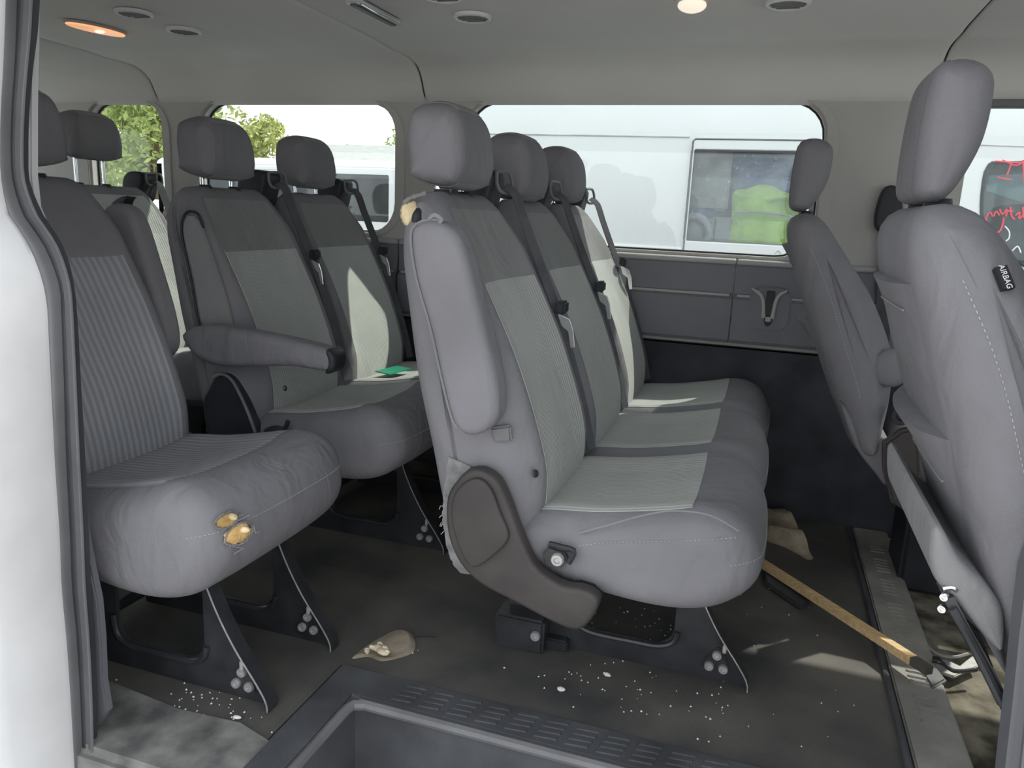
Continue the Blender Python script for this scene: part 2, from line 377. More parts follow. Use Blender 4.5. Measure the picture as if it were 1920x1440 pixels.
f += [tuple(range(n)), tuple(range(n, 2*n))]
ceil = obj('ceiling', fix((V, f)), 'vent_dark'); tag(ceil, kind='structure')
for a, b in ((-3.28, -2.473), (-2.467, -1.263), (-1.257, .417), (.423, 1.58)): obj('headliner_panel', liner(a, b), 'headliner', ceil, 50)
# rear wall with two door windows, front bulkhead with windscreen
rw = obj('wall_rear', plate([(.92, -.02), (2.76, -.02), (2.76, 1.5), (.92, 1.5)], -3.36, -3.30, 'x', .008, [rrect(1.02, 1.76, .90, 1.36, .08), rrect(1.93, 2.66, .90, 1.36, .08)], 2), 'pillar'); tag(rw, kind='structure')
for k, (a, b) in enumerate(((1.02, 1.76), (1.93, 2.66))):
    g = obj('window_%d' % (5+k), plate(rrect(a, b, .90, 1.36, .08), -3.345, -3.333, 'x', .002, [rrect(a+.012, b-.012, .912, 1.348, .07)]), 'rubber'); tag(g, kind='structure')
    obj('pane', plate(rrect(a+.004, b-.004, .904, 1.356, .078), -3.340, -3.337, 'x', 0), 'glass', g)
fw = obj('wall_front', plate([(.92, -.3), (2.76, -.3), (2.76, 1.5), (.92, 1.5)], 1.60, 1.66, 'x', .008, [rrect(1.0, 2.69, .82, 1.36, .1)], 2), 'panel'); tag(fw, kind='structure')
g = obj('window_7', plate(rrect(1.0, 2.69, .82, 1.36, .1), 1.62, 1.632, 'x', .002, [rrect(1.015, 2.675, .835, 1.345, .09)]), 'rubber'); tag(g, kind='structure')
obj('pane', plate(rrect(1.004, 2.686, .824, 1.356, .098), 1.624, 1.627, 'x', 0), 'glass', g)
# near (door) side: body behind the opening, body ahead of it, header over it
edge = UXZ([(76, -60), (75, 0), (70, 60), (62, 150), (59, 220), (62, 300), (72, 350), (88, 400), (108, 440), (126, 480), (136, 540), (144, 640), (150, 760), (156, 860), (163, 1000), (166, 1150), (166, 1340), (170, 1440), (176, 1540)], .975)
edge = [(a, b) for a, b in edge]
nw = obj('wall_right', plate([(-3.3, -.15)]+[(-3.3, 1.42)]+[(edge[0][0]-.03, 1.42)]+[(a-.05, b) for a, b in edge], NY+.012, NY+.035, 'y', .006, [rrect(-2.95, -1.5, .95, 1.34, .1)]), 'pillar'); tag(nw, kind='structure')
hd = obj('wall_right_header', box(-1.25, 1.6, .80, .99, 1.40, 1.50, .02), 'white'); tag(hd, kind='structure')
YS = [-60, 0, 60, 130, 200, 280, 340, 400, 430, 460, 500, 540, 580, 640, 720, 800, 880, 1000, 1100, 1200, 1300, 1440, 1560]
BA = [14, 10, 8, 5, 1, -1, 2, 15, 35, 53, 70, 82, 88, 91, 95, 99, 103, 111, 115, 124, 131, 139, 146]
BB = [36, 32, 30, 27, 22, 20, 24, 42, 62, 82, 100, 112, 115, 117, 120, 122, 125, 131, 135, 144, 150, 156, 162]
BC = [80, 75, 71, 62, 56, 53, 56, 80, 100, 118, 132, 140, 144, 148, 152, 157, 161, 167, 171, 177, 181, 184, 188]
def band(xa, xb, ya, yb, m, name, parent=None, bulge=.010, back=.03):
    """rubber strip between two curves of the door edge, rounded towards the outside"""
    A_ = spline([tuple(U(x, y, y=ya)) for x, y in zip(xa, YS)], 80, False); B_ = spline([tuple(U(x, y, y=yb)) for x, y in zip(xb, YS)], 80, False); V = []; f = []; k = 9
    for a, b in zip(A_, B_):
        for q in np.linspace(0, 1, k-2): V.append(a+(b-a)*q+np.array([.4, -1, 0])*bulge*math.sin(math.pi*q))
        V += [b+np.array([-.03, .004, 0]), a+np.array([-.03, .004, 0])]
    for j in range(79):
        for i in range(k): f.append((j*k+i, j*k+(i+1) % k, (j+1)*k+(i+1) % k, (j+1)*k+i))
    f += [tuple(range(k)), tuple(79*k+i for i in range(k))]
    return obj(name, fix((V, f)), m, parent, 50)
dt = band(BA, BB, .925, .945, 'greyrubber', 'trim_2', None, .008); tag(dt, kind='structure')
band(BB, BC, .945, .968, 'rubber', 'door_seal', dt, .010)
MID = [(a*.45+b*.55) for a, b in zip(BB, BC)]; MI2 = [m_+6 for m_ in MID]
band(MID, MI2, .944, .946, 'greyrubber', 'seal_lip', dt, .004)
jamb = list(zip([x+1 for x in BA], YS)); jamb = UXZ(jamb, .925)
E = spline([(a, 0, b) for a, b in jamb], 60, False); V = []; f = []
prof = [(-.02, .935), (.0, .925), (.002, .915), (-.004, .87), (-.012, .82), (-.03, .79), (-.07, .775), (-1.2, .765), (-1.2, .90)]; k = len(prof)
for p in E: V += [(p[0]+a, b, p[2]) for a, b in prof]
for j in range(59):
    for i in range(k): f.append((j*k+i, j*k+(i+1) % k, (j+1)*k+(i+1) % k, (j+1)*k+i))
f += [tuple(range(k)), tuple(59*k+i for i in range(k))]
jo = obj('wall_right_outer', fix((V, f)), 'white_blotched', None, 50); tag(jo, kind='structure')
# inner trim of the rear pillar: beige upper, grey lower
up = obj('trim_3', plate(UXZ([(60, -40), (78, -40), (76, 100), (74, 200), (74, 330), (80, 388), (91, 413), (70, 414), (50, 300), (50, 200)], .992), .975, .992, 'y', .003), 'panel_pale'); tag(up, kind='structure')
lo = obj('trim_4', plate(UXZ([(70, 416), (92, 414), (118, 462), (136, 508), (143, 545), (150, 640), (158, 800), (165, 930), (172, 1000), (183, 1060), (196, 1120), (202, 1190), (205, 1270), (214, 1325), (196, 1352), (170, 1380), (120, 900)], .992), .975, .992, 'y', .003), 'trim_dark'); tag(lo, kind='structure')
# front pillar trim at the right edge of the opening
bp = UXZ([(1945, 1000), (1921, 1075), (1908, 1180), (1896, 1300), (1880, 1440), (1868, 1560)], .95)
bu = UXZ([(2010, -120), (1998, 200), (1985, 550), (1962, 850)], .95)
bt = obj('trim_5', plate(bu+bp+[(1.0, bp[-1][1]), (1.0, .86), (bu[-1][0]+.16, .86), (bu[0][0]+.13, bu[0][1])], .93, .99, 'y', .012, (), 3), 'trim_dark'); tag(bt, kind='structure')
nf = obj('wall_right_front', plate([(.62, -.3), (1.6, -.3), (1.6, .88), (.62, .88)], .82, .93, 'y', .02), 'white'); tag(nf, kind='structure')

# floor with the step well cut out of it
SX0, SX1, SY = -.805, .37, 1.355
fl = obj('floor', plate([(-3.3, .985), (SX0, .985), (SX0, SY), (SX1, SY), (SX1, 2.75), (-3.3, 2.75)], -.03, 0, 'z', .004), 'floor'); tag(fl, kind='structure')
cf = obj('floor_cab', box(.47, 1.62, .95, 2.75, -.06, -.03, .003), 'cab'); tag(cf, kind='structure')
# floor threshold strip between rear floor and cab, with raised tread bars
sp = obj('trim_6', plate([(SX1, 1.0), (SX1+.108, 1.0), (SX1+.108, 2.72), (SX1, 2.72)], -.05, .006, 'z', .004), 'strip'); tag(sp, kind='structure')
obj('bead', tube([(SX1-.012, 1.36, .004), (SX1-.012, 2.71, .004)], .008, 8), 'step', sp)
for k in range(7):
    y = 1.62+k*.15
    f4 = [box(SX1+.034, SX1+.076, y+j*.022, y+j*.022+.010, .004, .0095, .002) for j in range(5)]
    obj('tread_block', join(*f4), 'strip', sp)
# step well: nosing, riser, tread, sill
st = obj('trim_7', plate([(SX0, .985), (SX0+.085, .985), (SX0+.085, SY-.10), (SX1, SY-.10), (SX1, SY), (SX0, SY)], -.022, .008, 'z', .008, (), 3), 'step'); tag(st, kind='structure')
for k in range(16):
    x = SX0+.16+k*.062
    bars = []
    for j in range(4):
        a, b = x+j*.004, SY-.082+j*.017
        bars.append(plate([(a, b), (a+.045, b+.004), (a+.045, b+.013), (a, b+.009)], .006, .0105, 'z', .0012, (), 1))
    obj('tread_block', join(*bars), 'step', st)
lip = [(SX0+.085, .99, -.004), (SX0+.085, SY-.14, -.004), (SX0+.09, SY-.112, -.004), (SX0+.115, SY-.103, -.004), (SX0+.2, SY-.102, -.004), (SX1, SY-.102, -.004)]
obj('nosing_bead', tube(lip, .011, 8, 60), 'greyrubber', st)
rs = obj('wall_step', join(plate([(SX0+.08, SY-.10), (SX1+.25, SY-.10), (SX1+.25, SY-.07), (SX0+.08, SY-.07)], -.34, -.01, 'z', .004), plate([(SX0+.06, .86), (SX0+.088, .86), (SX0+.088, SY-.07), (SX0+.06, SY-.07)], -.34, -.01, 'z', .004)), 'step'); tag(rs, kind='structure')
ft = obj('floor_step', plate([(SX0+.06, .80), (SX1+.25, .80), (SX1+.25, SY-.07), (SX0+.06, SY-.07)], -.36, -.335, 'z', .004), 'step'); tag(ft, kind='structure')
sl = obj('trim_8', plate([(-1.3, .93), (SX0+.03, .93), (SX0+.03, 1.085), (-.88, 1.115), (-1.02, 1.105), (-1.3, 1.135)], -.10, .007, 'z', .015, (), 3), 'sill'); tag(sl, kind='structure')

# ceiling fittings
def ring(c, r, name_label, cat_label, m='vent'):
    t = empty('ceiling_vent', c, name_label, 'air vent', 'round air vents in the headliner')
    V = []; f = []; n = 32
    pr = [(r, .004), (r*.98, -.004), (r*.88, -.007), (r*.80, -.004), (r*.78, .004)]
    for rr, h in pr:
        for a in range(n): q = 2*math.pi*a/n; V.append((c[0]+rr*math.cos(q), c[1]+rr*math.sin(q), c[2]+h))
    for k in range(len(pr)-1):
        for a in range(n): f.append((k*n+a, k*n+(a+1) % n, (k+1)*n+(a+1) % n, (k+1)*n+a))
    obj('bezel', fix((V, f)), m, t)
    obj('grille', plate([(c[0]+.79*r*math.cos(q), c[1]+.79*r*math.sin(q)) for q in np.linspace(0, 2*math.pi, 28)[:-1]], c[2]-.001, c[2]+.002, 'z', 0), 'vent_dark', t)
    for k in range(5):
        y = c[1]+(k-2)*r*.28; hw = math.sqrt(max(0, (.76*r)**2-(y-c[1])**2))
        obj('slat', box(c[0]-hw, c[0]+hw, y-.004, y+.004, c[2]-.005, c[2]-.001, .001), 'greyrubber', t)
CZ = 1.516
for (px, py, lb) in ((251, 25, 'round grey air vent with bright ring above the lit orange lamp'), (345, 58, 'round grey air vent to the right of the lit orange lamp, over the rear seats'), (886, 32, 'round grey air vent in the middle of the headliner above the front bench'), (1478, 6, 'round grey air vent at the top edge beside the white dome lamp'), (830, -8, 'air vent cut by the top edge beside the chrome coat hook')):
    p = U(px, py, z=CZ-.002); ring(tuple(p), .052, lb, '')
# lit reading lamp
c = U(180, 52, z=CZ-.002)
t = empty('reading_lamp', c, 'long orange lit reading lamp in the ceiling over the rear seats', 'ceiling lamp')
d1 = U(124, 40, z=CZ)-U(232, 66, z=CZ); L1 = np.linalg.norm(d1)/2; d1 = nrm(d1); d2 = np.array([-d1[1], d1[0], 0])
def oval(c, L, W, z, n=28): return [tuple((np.array(c)+d1*L*math.cos(q)*(1 if abs(math.cos(q)) < .9 else 1)+d2*W*math.sin(q))[:2]) for q in np.linspace(0, 2*math.pi, n+1)[:-1]]
obj('bezel', plate(oval(c, L1*1.05, .047, 0), c[2]-.004, c[2]+.004, 'z', .002), 'panel_pale', t)
obj('lens', plate(oval(c, L1, .042, 0), c[2]-.009, c[2]-.003, 'z', .003), 'lamp', t)
obj('bulb', lump(c+np.array([0, 0, -.009])-d1*.012, (.016, .011, .004), 8, 2, .1), 'bulb', t)
c = U(1298, 0, z=CZ-.002)
t = empty('dome_lamp', c, 'white round dome lamp at the top edge above the front bench', 'ceiling lamp')
obj('bezel', disc(c, (0, 0, -1), .042, .006, 24), 'panel_pale', t)
obj('lens', lump(c+np.array([0, 0, -.012]), (.034, .034, .016), 12, 1, .04), 'lampw', t)
c = U(705, 20, z=CZ-.004); a = U(662, 2, z=CZ-.004); b = U(742, 42, z=CZ-.004); ax = nrm(b-a); sd = np.array([-ax[1], ax[0], 0])
t = empty('coat_hook', c, 'grey fold-down coat hook with a bright chrome edge in the ceiling', 'hook')
obj('housing', plate([tuple((a+sd*.028)[:2]), tuple((b+sd*.022)[:2]), tuple((b-sd*.022)[:2]), tuple((a-sd*.028)[:2])], c[2]-.006, c[2]+.004, 'z', .005, (), 3), 'vent', t)
obj('chrome_edge', tube([a-sd*.022+[0, 0, -.008], c-sd*.014+[0, 0, -.012], b-sd*.014+[0, 0, -.008]], .0035, 8, 20), 'chrome', t)
obj('flap', plate([tuple((a+sd*.012)[:2]), tuple((b+sd*.016)[:2]), tuple((b-sd*.006)[:2]), tuple((a-sd*.010)[:2])], c[2]-.011, c[2]-.004, 'z', .003), 'greyrubber', t)
# cup holder moulded on the side panel
t = empty('cup_holder', (.01, WY-.03, .75), 'dark wishbone-shaped cup holder on the side panel under the large window', 'cup holder')
yy = WY-.03
obj('recess_plate', plate(rrect(-.05, .085, .655, .80, .045), yy-.006, yy+.008, 'y', .005, (), 2), 'panel', t)
for s, pts in ((-1, [(-.045, .793), (-.018, .778), (-.004, .752), (.002, .70)]), (1, [(.066, .793), (.044, .778), (.034, .752), (.030, .70)])):
    obj('prong', tube([(a, yy-.016, b) for a, b in pts], [.004]*3+[.006]*14+[.007]*3, 8, 20), 'panel_pale', t)
obj('tongue', plate([(.003, .79), (.031, .79), (.030, .69), (.024, .672), (.010, .672), (.004, .69)], yy-.012, yy-.004, 'y', .003), 'black', t)
obj('latch', box(.008, .026, yy-.018, yy-.010, .688, .704, .002), 'panel_pale', t)

# ================================================================== SEATS
BACK = [(-.372, .40), (-.368, .455), (-.385, .54), (-.415, .635), (-.455, .735), (-.500, .825), (-.540, .90), (-.575, .97), (-.598, 1.015), (-.625, 1.037), (-.652, 1.028), (-.668, .99), (-.668, .92), (-.655, .82), (-.632, .68), (-.600, .55), (-.572, .43), (-.545, .36), (-.470, .345), (-.40, .36)]
CUSH = [(-.43, .385), (-.385, .435), (-.25, .452), (-.13, .476), (-.06, .494), (-.005, .492), (.034, .468), (.053, .42), (.050, .375), (.018, .335), (-.04, .305), (-.13, .292), (-.25, .30), (-.37, .325)]
HEAD = [(-.598, 1.065), (-.588, 1.10), (-.595, 1.16), (-.612, 1.195), (-.635, 1.208), (-.672, 1.208), (-.700, 1.195), (-.710, 1.15), (-.702, 1.09), (-.690, 1.062), (-.64, 1.048), (-.61, 1.052)]
def back_deform(yc, hw):
    def d(G):
        G = G.copy(); z = G[..., 2]; s = (G[..., 1]-yc)/hw
        t = np.clip((z-.88)/.165, 0, 1); k = 1-.30*t**2.2
        G[..., 1] = yc+(G[..., 1]-yc)*k
        front = np.clip((G[..., 0]-(-.50-(z-.5)*.27))/.03, 0, 1)
        b = np.exp(-((np.abs(s)-.80)/.16)**2)*front*np.clip((1.02-z)/.10, 0, 1)*np.clip((z-.42)/.1, 0, 1)
        G[..., 0] += .020*b; G[..., 2] += .004*b
        G[..., 0] -= .010*front*(1-np.minimum(1, np.abs(s)/.6)**2)*np.clip((z-.6)/.1, 0, 1)
        return G
    return d
def cush_deform(yc, hw):
    def d(G):
        G = G.copy(); s = (G[..., 1]-yc)/hw; x = G[..., 0]
        top = np.clip((G[..., 2]-.42)/.03, 0, 1)
        G[..., 2] += .010*top*np.exp(-((np.abs(s)-.74)/.2)**2)*np.clip((.03-x)/.1, 0, 1) - .006*top*(1-s**2)
        G[..., 0] -= .018*np.abs(s)**3*np.clip((x+.1)/.12, 0, 1)
        return G
    return d
def imax(P, fn): return int(np.argmin([fn(p) for p in P]))
def seat_backrest(t, yc, hw, dx, lower='insert', upper='upper', name='backrest'):
    G, f = pillow(BACK, yc-hw, yc+hw, .062, 72, 8, 12, 'y', back_deform(yc, hw)); G[..., 0] += dx
    o = obj(name, fix((G.reshape(-1, 3), f)), 'bolster', t, 70)
    P = spline(BACK, 72); J = len(G); j0, j1 = 8, J-9
    zi = lambda z: imax(P[:], lambda p: abs(p[1]-z)+(0 if p[0] > -.48-(p[1]-.5)*.25 else 9))
    order = sorted([zi(.43), zi(.855)]); o2 = sorted([zi(.855), zi(1.012)])
    a = obj('lower_insert', panel(G, j0, j1, order[0], order[1]), lower, o, 50)
    b = obj('upper_insert', panel(G, j0, j1, o2[0], o2[1], .003), upper, o, 50)
    return o, G
def seat_cushion(t, yc, hw, dx, m='insert', deep=0.):
    CU = [(a, b-deep*max(0, (.43-b)/.13)) for a, b in CUSH]
    G, f = pillow(CU, yc-hw, yc+hw, .055, 72, 8, 10, 'y', cush_deform(yc, hw)); G[..., 0] += dx
    o = obj('cushion', fix((G.reshape(-1, 3), f)), 'bolster', t, 70)
    P = spline(CU, 72); J = len(G)
    xi = lambda x: imax(P, lambda p: abs(p[0]-x)+(0 if p[1] > .40 else 9))
    q = sorted([xi(-.385), xi(-.085)])
    obj('seat_insert', panel(G, 7, J-8, q[0], q[1], .004), m, o, 50)
    # stitched seam around the nose of the cushion
    jj = range(1, J-1); ii = imax(P, lambda p: abs(p[1]-.425)+(0 if p[0] > 0 else 9)); N = gnormals(G)
    obj('seam', stitch([G[j, ii]+N[j, ii]*.0003 for j in jj]), 'thread', o)
    return o, G
def seat_headrest(t, yc, dx, dz, post=.02):
    h = [(a+dx, b+dz) for a, b in HEAD]
    def d(G):
        G = G.copy(); s = (G[..., 1]-yc)/.112; z = (G[..., 2]-1.05-dz)/.16
        G[..., 1] = yc+(G[..., 1]-yc)*(1-.10*np.clip(z-.3, 0, 1)**1.5*1.3); G[..., 2] -= .012*np.abs(s)**3*np.clip(z, 0, 1)
        G[..., 0] += .008*s**2*(G[..., 0] > -.65+dx)
        return G
    G, f = pillow(h, yc-.112, yc+.112, .040, 48, 6, 8, 'y', d)
    o = obj('headrest', fix((G.reshape(-1, 3), f)), 'bolster', t, 70)
    P = spline(h, 48); zi = lambda z: imax(P, lambda p: abs(p[1]-z-dz)+(0 if p[0] > -.645+dx else 9))
    q = sorted([zi(1.058), zi(1.197)])
    obj('face_pad', panel(G, 6, len(G)-7, q[0], q[1], .004), 'upper', o, 50)
    for s in (-1, 1):
        y = yc+s*.062
        obj('post', tube([(-.648+dx, y, 1.0), (-.650+dx, y, 1.07+dz)], .0065, 10), 'chrome', o)
        obj('grommet', tube([(-.640+dx, y, 1.022), (-.640+dx, y, 1.030), (-.640+dx, y, 1.042)], [.021, .021, .015], 12), 'black', o)
    return o
def belt_set(t, y, dx, tongue=.78, ylo=None):
    """shoulder guide, webbing and latch plate"""
    g = obj('belt_guide', fix(pv(pillow([(-.700+dx, .98), (-.640+dx, .985), (-.618+dx, 1.04), (-.612+dx, 1.085), (-.635+dx, 1.098), (-.690+dx, 1.092), (-.715+dx, 1.05)], y-.052, y+.040, .012, 32, 4, 2))), 'black', t, 50)
    obj('guide_loop', tube([(-.608+dx, y-.034, 1.092), (-.600+dx, y+.03, 1.092), (-.592+dx, y+.034, 1.062), (-.594+dx, y+.026, 1.048), (-.598+dx, y-.028, 1.048), (-.606+dx, y-.036, 1.066), (-.608+dx, y-.034, 1.092)], .0045, 6, 40), 'greyrubber', g)
    ylo = y if ylo is None else ylo
    path = [(-.610+dx, y, 1.062), (-.585+dx, y, 1.045), (-.562+dx, y, .99), (-.532+dx, y+.003, .92), (-.492+dx, y+.004, .83), (-.470+dx, y+.004, .78), (-.432+dx, ylo, .68), (-.395+dx, ylo, .57), (-.365+dx, ylo, .46)]
    b = obj('seat_belt', ribbon([(p[0]+.012, p[1], p[2]) for p in path], (.45, 1, .2), .029, .0012, 40), 'belt', t, 50)
    x, z = -.452+dx+(.78-tongue)*.38, tongue; yy = y-.010
    obj('latch_cap', box(x-.004, x+.018, yy-.020, yy+.022, z+.004, z+.034, .005), 'black', b)
    obj('latch_plate', plate([(x+.000, z+.006), (x+.030, z-.006), (x+.040, z-.030), (x+.046, z-.070), (x+.036, z-.072), (x+.028, z-.034), (x+.010, z-.022)], yy-.014, yy-.010, 'y', .001), 'chrome', b)
    return b
def leg_frame(t, y, dx):
    """pressed steel side frame with window, flange and three floor bolts"""
    out = [(.055, .0), (.052, .022), (.030, .058), (-.020, .128), (-.062, .205), (-.096, .292), (-.40, .292), (-.490, .285), (-.505, .10), (-.492, .0)]
    o = obj('leg_frame', plate([(a+dx, b) for a, b in out], y-.004, y+.004, 'y', .002, [[(a+dx, b) for a, b in rrect(-.335, -.112, .062, .262, .045)]]), 'steel', t)
    fl = [(.056, .002), (.053, .024), (.031, .060), (-.019, .130), (-.061, .207), (-.096, .294)]
    obj('flange', ribbon([(a+dx, y-.012, b) for a, b in fl], (0, 1, 0), .034, .0022, 30), 'steel', o)
    obj('flange_highlight', tube(spline([(a+dx+.001, y-.029, b+.001) for a, b in fl], 24, False), .0017, 5), 'bolt', o)  # pale tube painting the highlight along the flange edge
    obj('window_lip', tube([(a+dx, y-.006, b) for a, b in [(-.345, .12), (-.338, .075), (-.30, .055), (-.20, .054), (-.145, .056), (-.112, .072), (-.104, .10)]], .007, 8, 30), 'steel', o)
    obj('boss', plate([(a+dx, b) for a, b in spline([(-.020, .078), (-.046, .034), (-.040, .018), (.006, .016), (.018, .032), (-.004, .078)], 30)], y-.010, y-.003, 'y', .003), 'steel', o)
    for a, b in ((-.014, .066), (-.029, .037), (.002, .036)): obj('bolt', disc((a+dx, y-.009, b), (0, -1, 0), .0108, .008), 'bolt', o)
    obj('slot', plate([(a+dx, b) for a, b in rrect(-.004, .004, .085, .105, .0035)], y-.032, y-.028, 'y', .001), 'bolt', o)
    return o
def cross_tubes(t, y0, y1, dx):
    for x, z in ((-.09, .285), (-.45, .275), (-.47, .05)): obj('cross_tube', tube([(x+dx, y0, z), (x+dx, y1, z)], .016, 10), 'steel', t)
    obj('seat_pan', box(-.43+dx, -.01+dx, y0-.10, y1+.10, .300, .335, .01), 'steel', t)
COVER = [(-.512, .505), (-.490, .530), (-.462, .536), (-.432, .522), (-.410, .488), (-.392, .447), (-.374, .408), (-.350, .366), (-.318, .345), (-.292, .336), (-.262, .338), (-.236, .332), (-.226, .318), (-.232, .292), (-.250, .262), (-.272, .252), (-.318, .262), (-.385, .284), (-.452, .306), (-.494, .336), (-.520, .380), (-.530, .43), (-.528, .475)]
def side_cover(t, y, dx, s=1):
    G, f = pillow([(a+dx, b) for a, b in COVER], y-.018, y+.018, .010, 96, 4, 1)
    o = obj('recliner_cover', fix((G.reshape(-1, 3), f)), 'plastic', t, 40)
    ov = [(-.500, .50), (-.468, .522), (-.440, .508), (-.418, .462), (-.400, .42), (-.42, .385), (-.47, .345), (-.505, .40), (-.515, .46)]
    obj('cover_face', fix(pv(pillow([(a+dx, b) for a, b in ov], y-.024*s-.004, y-.024*s+.010, .005, 48, 3, 1))), 'plastic', o, 40)
    return o
def armrest_up(t, y0, y1, dx):
    prof = [(-.604, .955), (-.588, .978), (-.555, .982), (-.520, .965), (-.500, .925), (-.472, .84), (-.444, .75), (-.430, .685), (-.432, .64), (-.455, .612), (-.487, .604), (-.512, .622), (-.535, .69), (-.562, .79), (-.592, .88)]
    G, f = pillow([(a+dx, b) for a, b in prof], y0, y1, .018, 72, 5, 3)
    o = obj('armrest', fix((G.reshape(-1, 3), f)), 'bolster', t, 60)
    return o, G
# ---- front bench: three seats
T1 = empty('bench_seat', (-.25, 1.98, 0), 'grey cloth three seat bench with its torn end armrest folded up', 'bench seat')
b0, G1 = seat_backrest(T1, 1.53, .222, 0); c0, C1 = seat_cushion(T1, 1.535, .224, 0); h0 = seat_headrest(T1, 1.53, 0, 0)
for dy in (.45, .90): dup(b0, T1, (0, dy, 0)); dup(c0, T1, (0, dy, 0)); dup(h0, T1, (0, dy-.012-.006*(dy > .5), -.008*(dy < .5)-.004))
for y, tg in ((1.735, .775), (2.185, .79), (2.625, .84)): belt_set(T1, y, 0, tg)
for y in (1.62, 2.40): leg_frame(T1, y, 0)
cross_tubes(T1, 1.62, 2.40, 0); side_cover(T1, 1.285, 0)
ar, GA = armrest_up(T1, 1.245, 1.315, 0)
obj('piping', tube([(a-.004, 1.262, b) for a, b in [(-.487, .604), (-.512, .622), (-.535, .69), (-.562, .79), (-.592, .88), (-.604, .955), (-.588, .978), (-.55, .984)]], .0028, 6, 40), 'upper', ar)
tag(obj('torn_tab', tube([(-.575, 1.262, .984), (-.562, 1.258, .992), (-.548, 1.258, .986), (-.552, 1.256, .978)], .004, 6, 14), 'frayed', ar), 'frayed thread loop on the armrest end')
# torn corner of the near backrest: foam shows, cloth ragged
fo = obj('exposed_foam', lump((-.652, 1.352, .990), (.020, .026, .024), 10, 3, .2), 'foam_pale', T1); tag(fo, 'pale yellow foam showing through the torn corner')
obj('torn_hole', lump((-.634, 1.342, .982), (.012, .014, .022), 8, 5, .1), 'black', fo)
obj('torn_cloth', tube([U(a, b, y=1.335) for a, b in [(756, 412), (755, 392), (760, 378), (772, 370), (786, 366), (800, 362)]], [.004, .003, .0035, .005, .003]*4, 6, 20), 'frayed', fo)
# loose cover hanging behind the recliner cover, ragged hem
hemL = UXZ([(832, 850), (829, 900), (826, 940), (828, 985), (836, 1030), (848, 1060), (862, 1074)], 1.31); hemR = UXZ([(868, 870), (856, 915), (846, 950), (848, 990), (858, 1030), (866, 1052), (872, 1070)], 1.31)
L_ = spline(hemL, 44, False); R_ = spline(hemR, 44, False); V = []; f = []
for k in range(44):
    j = rng.uniform(-.0018, .0018)
    L_[k] = L_[k]*.75+R_[k]*.25
    V += [(L_[k][0]+j, 1.306, L_[k][1]), (R_[k][0]+.02, 1.300, R_[k][1]), (R_[k][0]+.02, 1.306, R_[k][1]), (L_[k][0]+j, 1.312, L_[k][1])]
for k in range(43):
    for a in range(4): f.append((k*4+a, k*4+(a+1) % 4, (k+1)*4+(a+1) % 4, (k+1)*4+a))
f += [(0, 1, 2, 3), (172, 173, 174, 175)]
rg = obj('ragged_hem', fix((V, f)), 'frayed', T1); tag(rg, 'pale frayed hem of the torn backrest cover')
for k in range(5):
    p = L_[18+k*2+(k % 3)]; obj('loose_thread', tube([(p[0], 1.308, p[1]), (p[0]-.004, 1.306, p[1]-.004*(k % 3)), (p[0]-.006, 1.305, p[1]-.007)], .0008, 4), 'thread', rg)
# seat side hardware
bk = obj('belt_anchor', plate(UXZ([(1018, 1035), (1030, 1022), (1058, 1030), (1066, 1050), (1052, 1066), (1024, 1060)], 1.30), 1.292, 1.305, 'y', .003), 'steel', T1)
obj('anchor_bolt', disc((*U(1046, 1048, y=1.29)[[0]], 1.291, U(1046, 1048, y=1.29)[2]), (0, -1, 0), .0125, .010), 'bolt', bk)
obj('anchor_shroud', tube([U(1030, 1020, y=1.296), U(1052, 1026, y=1.292), U(1076, 1034, y=1.296), U(1066, 1056, y=1.292)], [.006]*12, 6, 12), 'black', bk)
obj('pull_lever', plate(UXZ([(1075, 1095), (1090, 1088), (1115, 1096), (1130, 1120), (1120, 1135), (1090, 1118)], 1.315), 1.312, 1.335, 'y', .004), 'black', T1)
obj('pull_strap', plate(UXZ([(922, 800), (960, 795), (962, 826), (930, 828)], 1.31), 1.300, 1.312, 'y', .004), 'greyrubber', T1)
def on_surf(G, px, py):
    V = G.reshape(-1, 3); r = nrm(U(px, py, y=1.0)-EYE); d = V-EYE; t = d@r; e = np.linalg.norm(d-t[:, None]*r, axis=1); k = np.argsort(e)[:14]; k = k[np.argmin(t[k])]; return EYE+r*(t[k]-.004)
obj('button', disc(on_surf(G1, 1003, 888), (1, -.35, .25), .008, .004), 'black', T1)
# stitched seams on the near side of the bench
obj('seam', stitch(spline([U(a, b, y=1.312) for a, b in [(1085, 1024), (1130, 1018), (1200, 1016), (1290, 1014), (1385, 1008)]], 40, False)), 'thread', T1)
obj('seam', tube([U(a, b, y=1.3135) for a, b in [(1085, 1000), (1140, 985), (1200, 968), (1260, 958), (1330, 966), (1385, 996)]], .0016, 5, 40), 'upper', T1)
obj('rear_foot', join(box(-.52, -.40, 1.56, 1.64, 0, .085, .006), box(-.43, -.35, 1.59, 1.63, 0, .03, .004)), 'steel', T1)
obj('bolt', disc((-.418, 1.558, .05), (0, -1, 0), .012, .008), 'bolt', T1)
